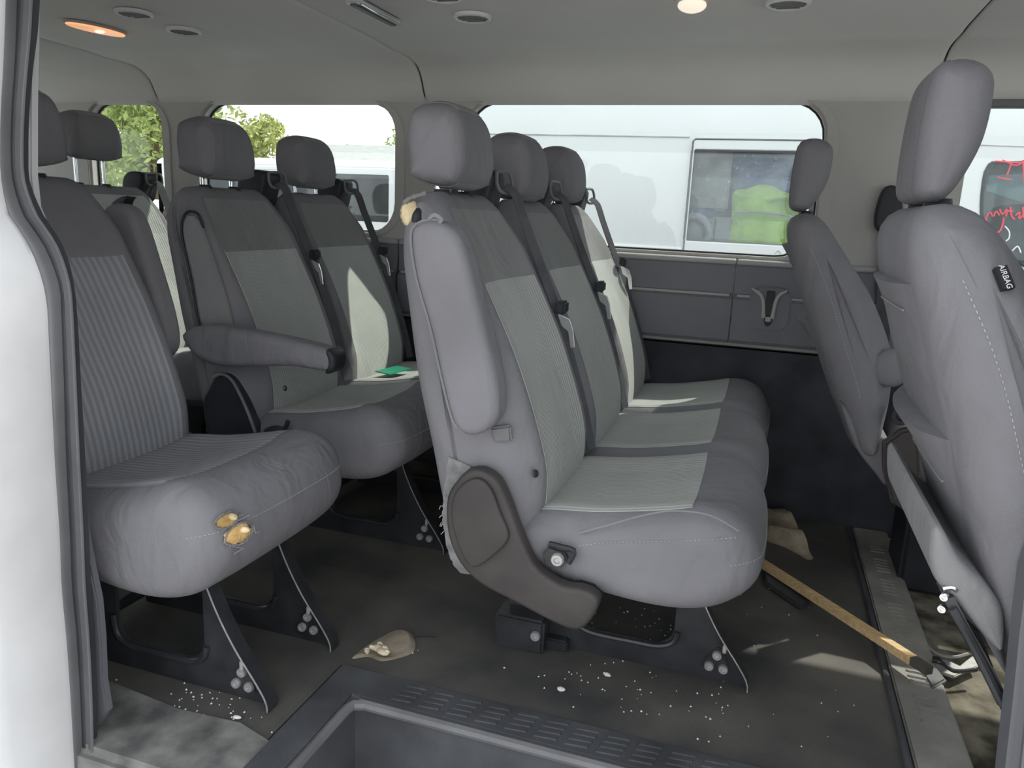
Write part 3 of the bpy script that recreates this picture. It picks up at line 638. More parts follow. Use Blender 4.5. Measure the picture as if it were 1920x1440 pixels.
# ---- second row: pair of seats
DX = -.88
T2 = empty('bench_seat', (-1.13, 2.13, 0), 'grey cloth two seat bench with its armrest lowered, behind the three seat bench', 'bench seat')
b1, _ = seat_backrest(T2, 1.90, .226, DX); c1, _ = seat_cushion(T2, 1.90, .228, DX); h1 = seat_headrest(T2, 1.895, DX, .014)
dup(b1, T2, (0, .45, 0)); dup(c1, T2, (0, .45, 0)); dup(h1, T2, (0, .452, -.004))
for y in (2.115, 2.565): belt_set(T2, y, DX, .83)
for y in (1.99, 2.42): leg_frame(T2, y, DX)
cross_tubes(T2, 1.99, 2.42, DX)
cv = [(-.512, .505), (-.490, .540), (-.462, .552), (-.432, .540), (-.405, .50), (-.378, .445), (-.362, .405), (-.372, .37), (-.42, .335), (-.49, .328), (-.52, .380), (-.532, .43), (-.530, .475)]
o = obj('recliner_cover', fix(pv(pillow([(a+DX, b) for a, b in cv], 1.655, 1.690, .010, 72, 4, 1))), 'black', T2, 40)
obj('cover_rim', tube([(a+DX, 1.652, b) for a, b in cv[1:7]], .0045, 6, 30), 'greyrubber', o)
arm = [(-.50, .682), (-.44, .688), (-.30, .680), (-.18, .668), (-.118, .658), (-.100, .640), (-.104, .610), (-.130, .602), (-.22, .604), (-.33, .592), (-.42, .582), (-.49, .592), (-.535, .624), (-.545, .660)]
o = obj('armrest', fix(pv(pillow([(a+DX, b) for a, b in arm], 1.60, 1.672, .024, 72, 6, 3))), 'bolster', T2, 60)
obj('end_cap', fix(pv(pillow([(-.118+DX, .658), (-.097+DX, .648), (-.092+DX, .628), (-.099+DX, .606), (-.121+DX, .600)], 1.604, 1.668, .016, 30, 4, 2))), 'black', o, 50)
# side recess where the armrest folds away
o = obj('armrest_pocket', tube([(-.50+DX, 1.676, .60), (-.54+DX, 1.674, .66), (-.565+DX, 1.672, .80), (-.59+DX, 1.674, .92), (-.575+DX, 1.678, .965), (-.54+DX, 1.68, .965), (-.52+DX, 1.676, .93)], .0038, 6, 50), 'black', T2)
obj('pocket_lining', plate([(a+DX, b) for a, b in spline([(-.50, .62), (-.535, .68), (-.555, .80), (-.58, .91), (-.568, .955), (-.54, .955), (-.515, .915), (-.47, .80), (-.44, .70), (-.44, .63)], 40)], 1.668, 1.677, 'y', .003), 'upper', o)
for px, py, yv in ((530, 728, 1.80), (616, 694, 2.04)): p = U(px, py, y=yv); obj('button', disc((p[0]+.004, p[1], p[2]), (1, -.2, .3), .0085, .005), 'black', T2)
o = obj('belt_buckle', fix(pv(pillow([(-.33+DX, .42), (-.29+DX, .425), (-.26+DX, .405), (-.27+DX, .385), (-.33+DX, .385)], 1.648, 1.678, .006, 24, 3, 1))), 'black', T2, 50)
obj('buckle_stalk', tube([(-.30+DX, 1.66, .40), (-.27+DX, 1.655, .43), (-.262+DX, 1.655, .45)], .006, 6, 10), 'black', o)
# ---- single seat by the door
DS = DX-.032
T3 = empty('single_seat', (-1.13, 1.28, 0), 'single ribbed grey seat by the door pillar with a foam hole in the cushion', 'seat')
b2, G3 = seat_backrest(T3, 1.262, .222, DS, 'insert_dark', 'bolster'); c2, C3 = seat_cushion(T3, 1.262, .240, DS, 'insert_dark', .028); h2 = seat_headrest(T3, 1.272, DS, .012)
for y in (1.178, 1.415): leg_frame(T3, y, DS)
cross_tubes(T3, 1.178, 1.415, DS)
armrest_up(T3, 1.490, 1.548, DS-.028)
o = obj('hinge_bracket', plate([(-.46+DS, .44), (-.36+DS, .41), (-.335+DS, .385), (-.42+DS, .365), (-.50+DS, .40)], 1.505, 1.52, 'y', .004), 'greyrubber', T3)
def patch(px, py, rx, ry, seed, parent):
    best = None; V = C3.reshape(-1, 3); N = gnormals(C3).reshape(-1, 3); r = U(px, py, y=1.0)-EYE; r /= np.linalg.norm(r)
    d = V-EYE; t = d@r; e = np.linalg.norm(d-t[:, None]*r, axis=1)+np.where(N@r < -.1, 0, 9); i = int(np.argmin(e)); c = V[i]; nn = N[i]
    c = EYE+r*((c-EYE)@nn)/(r@nn)
    right = nrm(np.cross(nn, [0, 0, 1])); upv = np.cross(right, nn); r2 = np.random.default_rng(seed)
    V2 = [c+nn*.004]; n = 26; f = []
    for k, (sc, h) in enumerate(((.45, .005), (.85, .0035), (1.0, .001))):
        for a in range(n): q = 2*math.pi*a/n; w = sc*(1+.10*r2.normal()*(k > 0)); V2.append(c+right*rx*w*math.cos(q)+upv*ry*w*math.sin(q)+nn*(h+.001*r2.normal()))
    for a in range(n): f.append((0, 1+a, 1+(a+1) % n))
    for k in range(2):
        for a in range(n): f.append((1+k*n+a, 1+(k+1)*n+a, 1+(k+1)*n+(a+1) % n, 1+k*n+(a+1) % n))
    o = obj('exposed_foam', fix((V2, f)), 'foam', parent, 60); tag(o, 'yellow foam showing through a burst seam')
    rim = [c+right*rx*1.04*(1+.05*r2.normal())*math.cos(q)+upv*ry*1.06*(1+.06*r2.normal())*math.sin(q)+nn*.003 for q in np.linspace(0, 2*math.pi, 40)]
    obj('torn_rim', tube(rim, .0020, 5), 'frayed', o)
    obj('foam_tuft', lump(c-right*rx*.35+upv*ry*.25+nn*.006, (.010, .008, .006), 7, seed, .4), 'foam_pale', o)
    for k in range(3):
        a = r2.uniform(2.2, 5.2); p = c+right*rx*1.2*math.cos(a)+upv*ry*1.2*math.sin(a)+nn*.003
        obj('loose_thread', tube([p, p+right*r2.normal()*.010-upv*.008+nn*.003, p+right*r2.normal()*.014-upv*.010+nn*.002], .0007, 4), 'thread', o)
patch(424, 976, .027, .012, 1, T3); patch(446, 1001, .031, .018, 2, T3)
# ---- rear bench seat
T4 = empty('rear_seat', (-2.0, 2.3, 0), 'pale sunlit rear seat with raised headrest beside the rear quarter window', 'seat')
D4 = -1.745
seat_backrest(T4, 2.325, .226, D4, 'insert', 'insert'); seat_cushion(T4, 2.325, .228, D4); seat_headrest(T4, 2.275, D4, .080)
belt_set(T4, 2.535, D4, .80)
for y in (2.2, 2.45): leg_frame(T4, y, D4)
cross_tubes(T4, 2.2, 2.45, D4)
prof = UXZ([(212, 388), (222, 374), (240, 367), (247, 370), (240, 384), (240, 440), (246, 480), (254, 520), (240, 520), (228, 470), (216, 430)], 2.06)
o = obj('armrest', fix(pv(pillow(prof, 2.045, 2.085, .008, 60, 4, 1))), 'black', T4, 50)
obj('pale_edge', tube([U(a, b, y=2.043) for a, b in [(243, 384), (241, 430), (247, 480), (256, 525)]], .003, 6, 20), 'panel_pale', o)

# ---- the two front seats
FB = [(.330, .44), (.355, .55), (.365, .62), (.365, .70), (.336, .80), (.300, .88), (.264, .955), (.238, 1.005), (.216, 1.028), (.188, 1.036), (.158, 1.028), (.140, 1.0), (.140, .95), (.158, .86), (.180, .76), (.205, .66), (.232, .56), (.255, .48), (.272, .43), (.300, .41)]
FH = [(.196, 1.044), (.213, 1.075), (.227, 1.12), (.231, 1.17), (.227, 1.206), (.208, 1.224), (.182, 1.226), (.163, 1.212), (.157, 1.16), (.156, 1.09), (.160, 1.050), (.178, 1.038)]
FC = [(.40, .42), (.44, .49), (.54, .50), (.66, .51), (.74, .50), (.77, .45), (.74, .38), (.62, .34), (.50, .34), (.42, .36)]
def front_seat(yc, dx, label, lean=0., lift=0., ch=.25, hk=1.):
    t = empty('front_seat', (.3+dx, yc, 0), label, 'seat'); hw = .238
    def ln(P): return [(a+dx+(z-.5)*-lean, z) for a, z in P]
    def d(G):
        G = G.copy(); z = G[..., 2]; k = 1-.36*np.clip((z-.78)/.26, 0, 1)**2.4
        G[..., 1] = yc+(G[..., 1]-yc)*k; s = (G[..., 1]-yc)/hw
        fr = np.clip((G[..., 0]-(.27+dx-(z-.7)*.3))/.03, 0, 1)
        G[..., 0] += .012*fr*np.exp(-((np.abs(s)-.8)/.15)**2)
        G[..., 0] += .018*(1-fr)*np.abs(s)**4
        return G
    prof = ln(FB)
    G, f = pillow(prof, yc-hw, yc+hw, .060, 80, 8, 12, 'y', d)
    bo = obj('backrest', fix((G.reshape(-1, 3), f)), 'bolster', t, 70)
    P = spline(prof, 80); J = len(G); N = gnormals(G)
    zi = lambda z: imax(P, lambda p: abs(p[1]-z)+(0 if p[0] < .245+dx-(p[1]-.75)*.25-(p[1]-.5)*lean else 9))
    def pocket(z1, z0, nm, gap):
        q = sorted([zi(z1), zi(z0)]); up = P[q[0]][1] > P[q[1]][1]
        def fn(u, v, o):
            h = (1-v) if up else v                  # 1 at the open top edge
            e = min(1, min(u, 1-u)*7); return -.002+.005*e*min(1, (h+.02)*6)+gap*(max(0, h-.62)/.38)**1.4*(math.sin(math.pi*np.clip(u, .02, .98))**.8)
        return obj(nm, panel(G, 8, J-9, q[0], q[1], .004, .003, fn), 'bolster', bo, 50)
    pocket(.945, .80, 'map_pocket', .014); pocket(.745, .50, 'map_pocket', .026)
    for z in (.90, .69):
        i = zi(z); obj('hem_seam', tube([G[j, i]+N[j, i]*.007 for j in range(10, J-11)], .0018, 5), 'upper', bo)
    # stitched line down the near corner of the back and the front of the side
    for zz0, zz1, jj in ((.94, .53, 1),):
        q = sorted([zi(zz0), zi(zz1)]); obj('seam', stitch([G[jj, i]+N[jj, i]*.0005 for i in range(q[0], q[1])]), 'thread', bo)
    h = [(.19+(a-.19)*hk+dx-(.56)*lean, 1.044+(z-1.044)*(.94+.3*(hk-1))+lift) for a, z in FH]
    def dh(Gh):
        Gh = Gh.copy(); s = (Gh[..., 1]-yc)/.112; z = (Gh[..., 2]-1.05-lift)/.17
        Gh[..., 1] = yc+(Gh[..., 1]-yc)*(1-.05*np.clip(z-.3, 0, 1)**1.5); Gh[..., 2] -= .012*np.abs(s)**3*np.clip(z, 0, 1); return Gh
    Gh, fh = pillow(h, yc-.112, yc+.112, .038, 48, 6, 8, 'y', dh)
    ho = obj('headrest', fix((Gh.reshape(-1, 3), fh)), 'bolster', t, 70)
    for s in (-1, 1):
        obj('post', tube([(.185+dx-.5*lean, yc+s*.06, 1.0), (.186+dx-.52*lean, yc+s*.06, 1.07+lift)], .0065, 10), 'chrome', ho)
        obj('grommet', tube([(.185+dx-.5*lean, yc+s*.06, 1.026), (.185+dx-.5*lean, yc+s*.06, 1.044)], [.020, .016], 12), 'black', ho)
    Nh = gnormals(Gh); obj('headrest_seam', tube([Gh[6, k]+Nh[6, k]*.0003 for k in range(48) if Gh[6, k, 0] < np.median(Gh[6, :, 0])-.005 and 1.06+lift < Gh[6, k, 2] < 1.215+lift], .0011, 5), 'trim_dark', ho)
    obj('cushion', fix(pv(pillow([(a+dx, z) for a, z in FC], yc-ch, yc+ch, .05, 64, 7, 8))), 'bolster', t, 70)
    obj('seat_pan', box(.44+dx, .70+dx, yc-.22, yc+.22, .26, .35, .012), 'black', t)
    for y in (yc-.19, yc+.19):
        r = obj('slide_rail', box(.47+dx, .78+dx, y-.022, y+.022, .205, .262, .006), 'steel', t)
    return t, G, P, N, zi
TP, GP, PP, NP, zP = front_seat(1.215, .076, 'front passenger seat back with map pockets and an airbag tag, at the right edge', .12)
TD, GD, PD, ND, zD = front_seat(2.37, -.020, 'driver seat beyond, with knob and map pockets on its grey back', .165, .004, .20, 1.3)
def pedestal(t, x0, x1, y0, y1, z1):
    o = obj('seat_pedestal', plate([(x0, y0), (x1, y0), (x1, y1), (x0, y1)], -.03, z1, 'z', .012, (), 3), 'black', t); return o
pedestal(TP, .52, .80, 1.03, 1.40, .21); pedestal(TD, .46, .74, 2.34, 2.56, .21)
# passenger seat: loose skirt, diagonal mechanism and airbag tag
sk = UXZ([(1738, 985), (1742, 1062), (1790, 1120), (1840, 1180), (1868, 1200), (1874, 1160), (1868, 1120), (1840, 1080), (1790, 1030), (1757, 975)], 1.03)
o = obj('back_skirt', fix(pv(pillow(sk, 1.00, 1.40, .012, 60, 4, 6))), 'upper', TP, 60); tag(o, 'pale loose skirt at the foot of the seat back')
rr = [U(a, b, y=1.02) for a, b in [(1772, 1105), (1800, 1160), (1850, 1250), (1905, 1370)]]
o = obj('tilt_rail', ribbon(rr, (0, 1, 0), .05, .006, 20), 'steel', TP)
obj('rail_bar', tube([U(a, b, y=.995) for a, b in [(1785, 1140), (1830, 1220), (1880, 1320)]], .006, 8, 16), 'steel', o)
obj('rail_plate', plate(UXZ([(1800, 1150), (1838, 1190), (1862, 1250), (1850, 1262), (1815, 1200)], 1.03), 1.025, 1.045, 'y', .004), 'black', o)
for px, py in ((1772, 1118), (1768, 1140)): p = U(px, py, y=1.0); obj('bolt', disc(p, (-.5, -1, 0), .0055, .006), 'chrome', o)
obj('spring_clip', tube([U(1768, 1104, y=1.0), U(1785, 1102, y=1.0), U(1794, 1108, y=1.0)], .003, 6, 8), 'chrome', o)
# airbag tag sewn in the side seam
a0, a1, a2, a3 = [U(px, py, y=1.0) for px, py in ((1862, 502), (1886, 499), (1902, 538), (1876, 546))]
ax1 = nrm((a3-a0)); ax2 = nrm((a1-a0)); nn_ = nrm(np.cross(ax2, ax1))
def on_side(px, py):                                            # the side surface of the near seat along this line of sight
    V = GP.reshape(-1, 3); r = nrm(U(px, py, y=1.0)-EYE); dd = V-EYE; t_ = dd@r; e = np.linalg.norm(dd-t_[:, None]*r, axis=1)
    i = np.argsort(e)[:12]; k = i[np.argmin(t_[i])]; return EYE+r*(t_[k]-.004)
q = [on_side(px, py) for px, py in ((1864, 503), (1886, 500), (1902, 538), (1879, 545))]
ca = np.mean(q, 0); e1 = nrm(q[3]-q[0]+q[2]-q[1]); e2 = nrm((q[1]-q[0]+q[2]-q[3])); e3 = nrm(np.cross(e1, e2)); e2 = np.cross(e3, e1)
if e3@(EYE-ca) < 0: e3 = -e3; 
Lt, Wt = np.linalg.norm(q[3]-q[0])/2, np.linalg.norm(q[1]-q[0])/2
V = [ca+e1*a*Lt+e2*b*Wt+e3*c for c in (-.005, .003) for a, b in ((-1, -1), (1, -1), (1, 1), (-1, 1))]
tg = obj('airbag_tag', fix((V, [(0, 1, 2, 3), (4, 5, 6, 7), (0, 1, 5, 4), (1, 2, 6, 5), (2, 3, 7, 6), (3, 0, 4, 7)])), 'label', TP, 30); tag(tg, 'small black tag lettered AIRBAG')
def lettering(txt, size, c, ex, ey, ez, m, parent, name='lettering', depth=.0004):
    cu = bpy.data.curves.new(name, 'FONT'); cu.body = txt; cu.size = size; cu.align_x = 'CENTER'; cu.align_y = 'CENTER'; cu.extrude = depth; cu.materials.append(M[m])
    tmp = bpy.data.objects.new(name, cu); me = bpy.data.meshes.new_from_object(tmp); bpy.data.objects.remove(tmp)
    o = bpy.data.objects.new(name, me); link(o); o.parent = parent
    mm = Matrix.Identity(4)
    for i in range(3): mm[i][0], mm[i][1], mm[i][2] = ex[i], ey[i], ez[i]
    for i in range(3): mm[i][3] = c[i]-ORG[parent.name][i]
    o.matrix_local = mm; ORG[o.name] = ORG[parent.name]; return o
ey_ = np.cross(e3, e1)
lettering('AIRBAG', Lt*.62, ca+e3*.0036, e1, ey_, e3, 'letter', tg)
# driver seat knob, side shield, belt loop
p = U(1690, 778, y=2.11); k_ = obj('lumbar_knob', disc((p[0], 2.128, p[2]), (0, -1, 0), .028, .03, 20), 'black', TD)
obj('side_shield', plate(UXZ([(1655, 830), (1690, 805), (1720, 800), (1730, 960), (1700, 960), (1670, 940), (1655, 880)], 2.11), 2.10, 2.135, 'y', .008), 'plastic', TD)
obj('lumbar_bulge', lump((*U(1672, 690, y=2.14)[[0]], 2.145, U(1672, 690, y=2.14)[2]), (.045, .022, .05), 10, 4, .05), 'bolster', TD)
o = obj('back_skirt', fix(pv(pillow(UXZ([(1575, 750), (1600, 830), (1640, 885), (1662, 905), (1668, 830), (1640, 812), (1605, 790)], 2.17), 2.15, 2.56, .01, 50, 4, 6))), 'bolster', TD, 60); tag(o, 'loose skirt at the foot of the seat back')

# second seat belt of the driver hangs on the pillar
t = empty('pillar_belt', (.30, WY-.04, 1.02), 'black belt guide on the pillar beside the front passenger headrest', 'belt guide')
p = U(1668, 372, y=WY-.03)
obj('guide_cover', fix(pv(pillow([(p[0]-.035, p[2]-.05), (p[0]-.02, p[2]+.03), (p[0]+.02, p[2]+.03), (p[0]+.045, p[2]-.05), (p[0]+.04, p[2]-.10), (p[0]-.02, p[2]-.10)], WY-.045, WY, .01, 30, 4, 1))), 'black', t)
obj('webbing', ribbon([(p[0], WY-.03, p[2]-.04), (p[0]+.03, WY-.03, .75), (p[0]+.06, WY-.03, .30)], (1, 0, 0), .045, .0012, 20), 'belt', t)

# ================================================================== loose things
# long pale wooden batten lying across the floor strip
A = np.array([.085, 2.26, .030]); B = np.array(U(1712, 1238, z=.045)); A2 = U(1432, 1058, z=.03)
t = empty('wooden_batten', (A2+B)/2-[0, 0, .03], 'long pale wooden batten lying on the floor beside the three seat bench', 'batten')
dv = nrm(B-A2); sv = nrm(np.cross([0, 0, 1], dv)); uv = np.cross(dv, sv)
def beam(a, b, w, h): return fix(([p+sv*s*w+uv*q*h for p in (a, b) for s, q in ((-1, -1), (1, -1), (1, 1), (-1, 1))], [(0, 1, 2, 3), (4, 5, 6, 7), (0, 1, 5, 4), (1, 2, 6, 5), (2, 3, 7, 6), (3, 0, 4, 7)]))
obj('shaft', beam(A2-dv*.12, B, .0105, .010), 'wood', t, 0)
tag(obj('dark_end', beam(B, B+dv*.045, .0105, .0095), 'wood_end', t, 0), 'dark stained batten end')
t = empty('floor_bracket', U(1790, 1290, z=0), 'bent metal bracket on the cab floor past the end of the batten', 'bracket')
pts = [(1735, 1215), (1800, 1245), (1825, 1225), (1835, 1245), (1790, 1265), (1745, 1250)]
obj('bent_plate', plate([tuple(U(a, b, z=.0)[:2]) for a, b in pts], -.012, -.004, 'z', .002), 'bolt', t)
obj('rim', tube([U(a, b, z=.004) for a, b in [(1738, 1212), (1760, 1228), (1790, 1232), (1815, 1226)]], .004, 6, 20), 'strip', t)
obj('hook', tube([U(a, b, z=.012) for a, b in [(1748, 1238), (1766, 1243), (1790, 1258), (1830, 1256)]], .005, 6, 20), 'steel', t)
obj('eyelet', disc(U(1757, 1236, z=.002), (0, 0, 1), .010, .003), 'black', t)
o = obj('metal_flap', plate([tuple(U(a, b, z=.01)[:2]) for a, b in [(1725, 1255), (1755, 1250), (1775, 1275), (1748, 1290)]], -.004, .012, 'z', .004), 'greyrubber'); tag(o, 'dull grey bent flap beside the dark end of the batten', 'flap')
o = obj('floor_pad', plate([tuple(U(a, b, z=.006)[:2]) for a, b in [(1432, 1070), (1455, 1078), (1530, 1128), (1500, 1142), (1436, 1098)]], .002, .016, 'z', .004), 'step'); tag(o, 'flat black rubber pad under the far end of the batten', 'pad')
# crumpled tan rag
def rag_mesh(outline, z0, amp, seed, nu=26):
    r2 = np.random.default_rng(seed); C_ = np.mean(outline, 0); O = spline(outline, 56); V = []; f = []; ph = r2.uniform(0, 6, 8); kk = r2.normal(size=(8, 2))*28
    for k in range(nu+1):
        s = 1-k/nu
        for p in O:
            q = C_+(p-C_)*s; h = amp*(.5+.5*np.mean(np.sin(kk@q+ph))*1.8)*min(1, (1-s)*4+.15); V.append((q[0], q[1], z0+max(.001, h)))
    for k in range(nu):
        for a in range(56): f.append((k*56+a, k*56+(a+1) % 56, (k+1)*56+(a+1) % 56, (k+1)*56+a))
    base = len(V); V += [(p[0], p[1], z0) for p in O]; f.append(tuple(base+a for a in range(56)))
    for a in range(56): f.append((a, (a+1) % 56, base+(a+1) % 56, base+a))
    return fix((V, f))
rg = [tuple(U(a, b, z=.02)[:2]) for a, b in [(1425, 952), (1470, 952), (1478, 978), (1502, 998), (1506, 1018), (1526, 1034), (1518, 1040), (1500, 1030), (1470, 1015), (1425, 995)]]
o = obj('crumpled_rag', rag_mesh(rg, .001, .065, 5), 'tancloth', None, 40); tag(o, 'crumpled tan rag on the floor between bench end and cab', 'rag')
# torn scrap with foam crumbs
sc = [tuple(U(a, b, z=.006)[:2]) for a, b in [(660, 1231), (690, 1206), (715, 1192), (742, 1179), (766, 1181), (778, 1198), (776, 1218), (750, 1230), (715, 1236), (690, 1228)]]
t = empty('torn_scrap', (*np.mean(sc, 0), 0), 'leaf-shaped brown scrap of torn trim lying on the floor mat', 'scrap')
obj('leather', rag_mesh(sc, .001, .018, 9), 'leather', t, 40)
for k, (a, b, r) in enumerate(((708, 1215, .014), (716, 1221, .016), (698, 1214, .008), (722, 1216, .008), (688, 1220, .007), (712, 1208, .007), (725, 1222, .008))):
    p = U(a, b, z=.016); obj('foam_crumb', lump(p, (r, r*.8, .006), 6, k, .5), 'crumb', t)
obj('stem', tube([U(775, 1193, z=.006), U(795, 1191, z=.006), U(818, 1192, z=.005)], .0016, 5), 'black', t)
# glass chips scattered on the mat
V = []; f = []
def chips(n, fx, z=0.001, s0=.0012, s1=.0032):
    for k in range(n):
        x, y = fx(); s = rng.uniform(s0, s1); b = len(V); h = s*1.1; a = rng.uniform(0, 6)
        for i in range(4): V.append((x+s*math.cos(a+i*1.57)*rng.uniform(.6, 1.2), y+s*math.sin(a+i*1.57)*rng.uniform(.6, 1.2), z))
        V.append((x, y, z+h)); f.extend([(b+i, b+(i+1) % 4, b+4) for i in range(4)]+[(b+3, b+2, b+1, b)])
chips(60, lambda: (rng.normal(-.15, .14), rng.normal(1.50, .06)))
chips(25, lambda: (rng.normal(-.2, .06), rng.normal(1.78, .08)))
chips(50, lambda: (rng.normal(-1.0, .08), rng.normal(1.125, .03)), .0015)
chips(40, lambda: (rng.uniform(-.7, .3), rng.uniform(1.4, 2.2)))
o = obj('glass_chips', (V, f), 'chip', None, 0); tag(o, 'tiny white chips of broken glass scattered on the dark floor mat', 'chips', kind='stuff')
for k, (px, py, lb) in enumerate(((1052, 1292, 'largest white chip on the floor mat in front of the bench frame'), (1137, 1264, 'white chip on the floor mat close to the bench side frame'), (445, 1345, 'bright white chip on the floor by the single seat and the step'))):
    p = U(px, py, z=.004); o = obj('white_chip', lump((0, 0, 0)+p, (.009, .006, .004), 5, k, .5), 'chip', None, 30, p); tag(o, lb, 'chip')
p = U(735, 711, y=2.28)
o = obj('green_card', plate([(-1.205, 2.24), (-1.14, 2.22), (-1.12, 2.34), (-1.185, 2.36)], .466, .4695, 'z', .001), 'green', None, 30, (-1.16, 2.29, .466)); tag(o, 'small green plastic card lying on the sunlit two seat bench', 'card')

# ================================================================== outside
GZ = -.65
gr = obj('ground', box(-60, 40, -40, 80, GZ-.2, GZ, 0), 'ground'); tag(gr, kind='structure')
# neighbouring white van, seen through the large side window
VY = 3.95
t = empty('white_van', (-.2, 4.9, GZ), 'white van parked close alongside, its dusty window seen through our large window', 'van')
def van_shell(x0, x1, y0, y1, z0, zs, zt, holes, rnd=.22):
    """body side with window holes, rounded roof and far side"""
    side = plate([(x0, z0), (x1, z0), (x1, zs), (x0, zs)], y0, y0+.04, 'y', 0, holes)
    far = plate([(x0, z0), (x1, z0), (x1, zs), (x0, zs)], y1-.04, y1, 'y', 0)
    a = np.linspace(0, math.pi/2, 8); arc = [(y0+rnd*(1-math.cos(q)), zs+(zt-zs)*math.sin(q)) for q in a]
    pr = arc+[(y0+y1-p, q) for p, q in arc[::-1]]; V = []; f = []; n = len(pr)
    for x in (x0, x1): V += [(x, p, q) for p, q in pr]+[(x, p, q-.03) for p, q in pr]
    for i in range(n-1): f += [(i, i+1, 2*n+i+1, 2*n+i), (n+i, n+i+1, 3*n+i+1, 3*n+i)]
    for o_ in (0, 2*n):
        for i in range(n-1): f.append((o_+i, o_+i+1, o_+n+i+1, o_+n+i))
    ends = [plate([(y0, z0), (y1, z0), (y1, zs), (y0+y1-arc[-1][0], zt), (arc[-1][0], zt), (y0, zs)], x, x+.04, 'x', 0) for x in (x0, x1-.04)]
    return join(side, far, fix((V, f)), *ends)
W1 = rrect(-.418, .36, .908, 1.343, .012); W2 = [tuple(p) for p in spline([(.853, 1.20), (.853, 1.275), (.860, 1.297), (.882, 1.306), (.94, 1.309), (1.6, 1.32), (1.7, 1.1), (1.68, .90), (1.5, .79), (1.2, .83), (1.02, .90), (.915, .98), (.868, 1.08)], 70)]
obj('body', van_shell(-1.75, 3.2, VY, 5.95, GZ+.35, 1.42, 1.88, [W1, W2]), 'white', t, 35)
obj('body_crease', tube([(-1.74, VY-.002, 1.405), (-.43, VY-.002, 1.40)], .004, 6), 'faint', t)
obj('body_moulding', tube([(-1.74, VY-.004, .865), (-.42, VY-.004, .865)], .008, 6), 'white', t)
dd = obj('sliding_door', plate(rrect(-.408, .44, -.1, 1.390, .03), VY-.014, VY+.004, 'y', .004, [rrect(-.402, .36, .905, 1.345, .012)], 2), 'white', t)
obj('door_gap', tube([(.42, VY-.013, 1.39), (-.40, VY-.013, 1.39), (-.410, VY-.013, 1.38), (-.410, VY-.013, .2)], .0045, 6), 'greyrubber', dd)
obj('door_mark', join(*[box(x, x+.008, VY-.018, VY-.012, .872, .878, .001) for x in (.075, .087)], tube([(.02, VY-.016, .868), (.035, VY-.016, .885), (.05, VY-.016, .868)], .0012, 5)), 'greyrubber', dd)
wo = obj('window', plate(rrect(-.420, .362, .905, 1.346, .014), VY+.006, VY+.014, 'y', 0, [rrect(-.41, .352, .915, 1.336, .01)]), 'greyrubber', t)
obj('pane', plate(rrect(-.412, .355, .912, 1.340, .01), VY+.010, VY+.013, 'y', 0), 'glass_dust', wo)
fo = obj('front_window', tube([(a, VY+.001, b) for a, b in W2+W2[:1]], .008, 6), 'black', t)
obj('pane', plate([tuple(np.array((1.27, 1.06))+(np.array(p)-np.array((1.27, 1.06)))*.975) for p in W2], VY+.001, VY+.004, 'y', 0), 'glass_tint', fo)
obj('cab_card', plate([(.87, 1.255), (1.08, 1.275), (1.22, 1.19), (1.24, 1.06), (1.06, 1.13), (.87, 1.19)], VY+.012, VY+.03, 'y', .002), 'paper', t)
obj('cab_seat', fix(pv(pillow([(.98, .70), (1.0, .95), (1.03, 1.12), (1.12, 1.14), (1.18, 1.0), (1.25, .70)], VY+.25, VY+.65, .05, 40, 5, 4))), 'dark_in', t)
obj('door_seam', tube([(.742, VY-.002, 1.35), (.752, VY-.002, 1.0), (.76, VY-.002, .2)], .004, 6), 'greyrubber', t)
obj('roof_crease', tube([(.44, VY-.001, 1.385), (.80, VY-.001, 1.382), (1.4, VY-.001, 1.37)], .003, 6), 'faint', t)
# red marker scrawl on the front window
def scrawl(strokes, m, nm, wd=.006):
    return obj(nm, join(*[tube([U(a, b, y=VY-.008) for a, b in s], wd/2, 5, 16) for s in strokes]), m, t)
scrawl([[(1866, 302), (1890, 304), (1918, 306)], [(1896, 306), (1892, 318), (1888, 328)], [(1870, 332), (1886, 336), (1898, 337)], [(1918, 300), (1919, 320), (1920, 342)], [(1880, 300), (1905, 310), (1922, 300)]], 'red', 'red_scrawl')
scrawl([[(1849, 408), (1856, 398), (1862, 406), (1868, 396), (1874, 404)], [(1874, 392), (1880, 402), (1888, 392), (1886, 406)], [(1894, 388), (1896, 404), (1902, 412)], [(1888, 396), (1900, 396)], [(1904, 404), (1912, 398), (1910, 410), (1918, 404)], [(1918, 388), (1919, 406), (1926, 412)], [(1849, 408), (1850, 424), (1860, 436), (1874, 434), (1880, 420), (1882, 408)]], 'red', 'red_scrawl', .0075)
scrawl([[(1884, 424), (1892, 434), (1892, 446), (1886, 452)], [(1866, 464), (1876, 462), (1882, 456)], [(1898, 470), (1908, 462), (1914, 474)]], 'whitemark', 'white_swirl')
# contents behind the dusty window
obj('inner_wall', box(-.9, .8, 4.62, 4.66, .2, 1.5, .01), 'dark_in', t)
obj('tan_panel', box(-.50, -.225, 4.03, 4.07, 1.06, 1.42, .01), 'tan_in', t)
obj('dark_band', box(-.50, -.28, 4.02, 4.06, 1.028, 1.066, .006), 'navy', t)
obj('grey_panel', box(-.52, -.19, 4.025, 4.065, .60, 1.030, .01), 'grey_in', t)
obj('panel_joint', tube([(-.275, 4.022, .62), (-.275, 4.022, 1.02)], .004, 6), 'black', t)
rr = [( -.375+.075*math.cos(q), 4.006, .945+.085*math.sin(q)) for q in np.linspace(-.4, 3.5, 20)]
obj('grab_ring', tube(rr, .017, 10), 'panel_pale', t)
obj('ring_insert', fix(pv(pillow([(-.42, .80), (-.42, .95), (-.375, 1.0), (-.335, .95), (-.335, .80)], 4.01, 4.024, .006, 30, 4, 1))), 'tan_in', t)
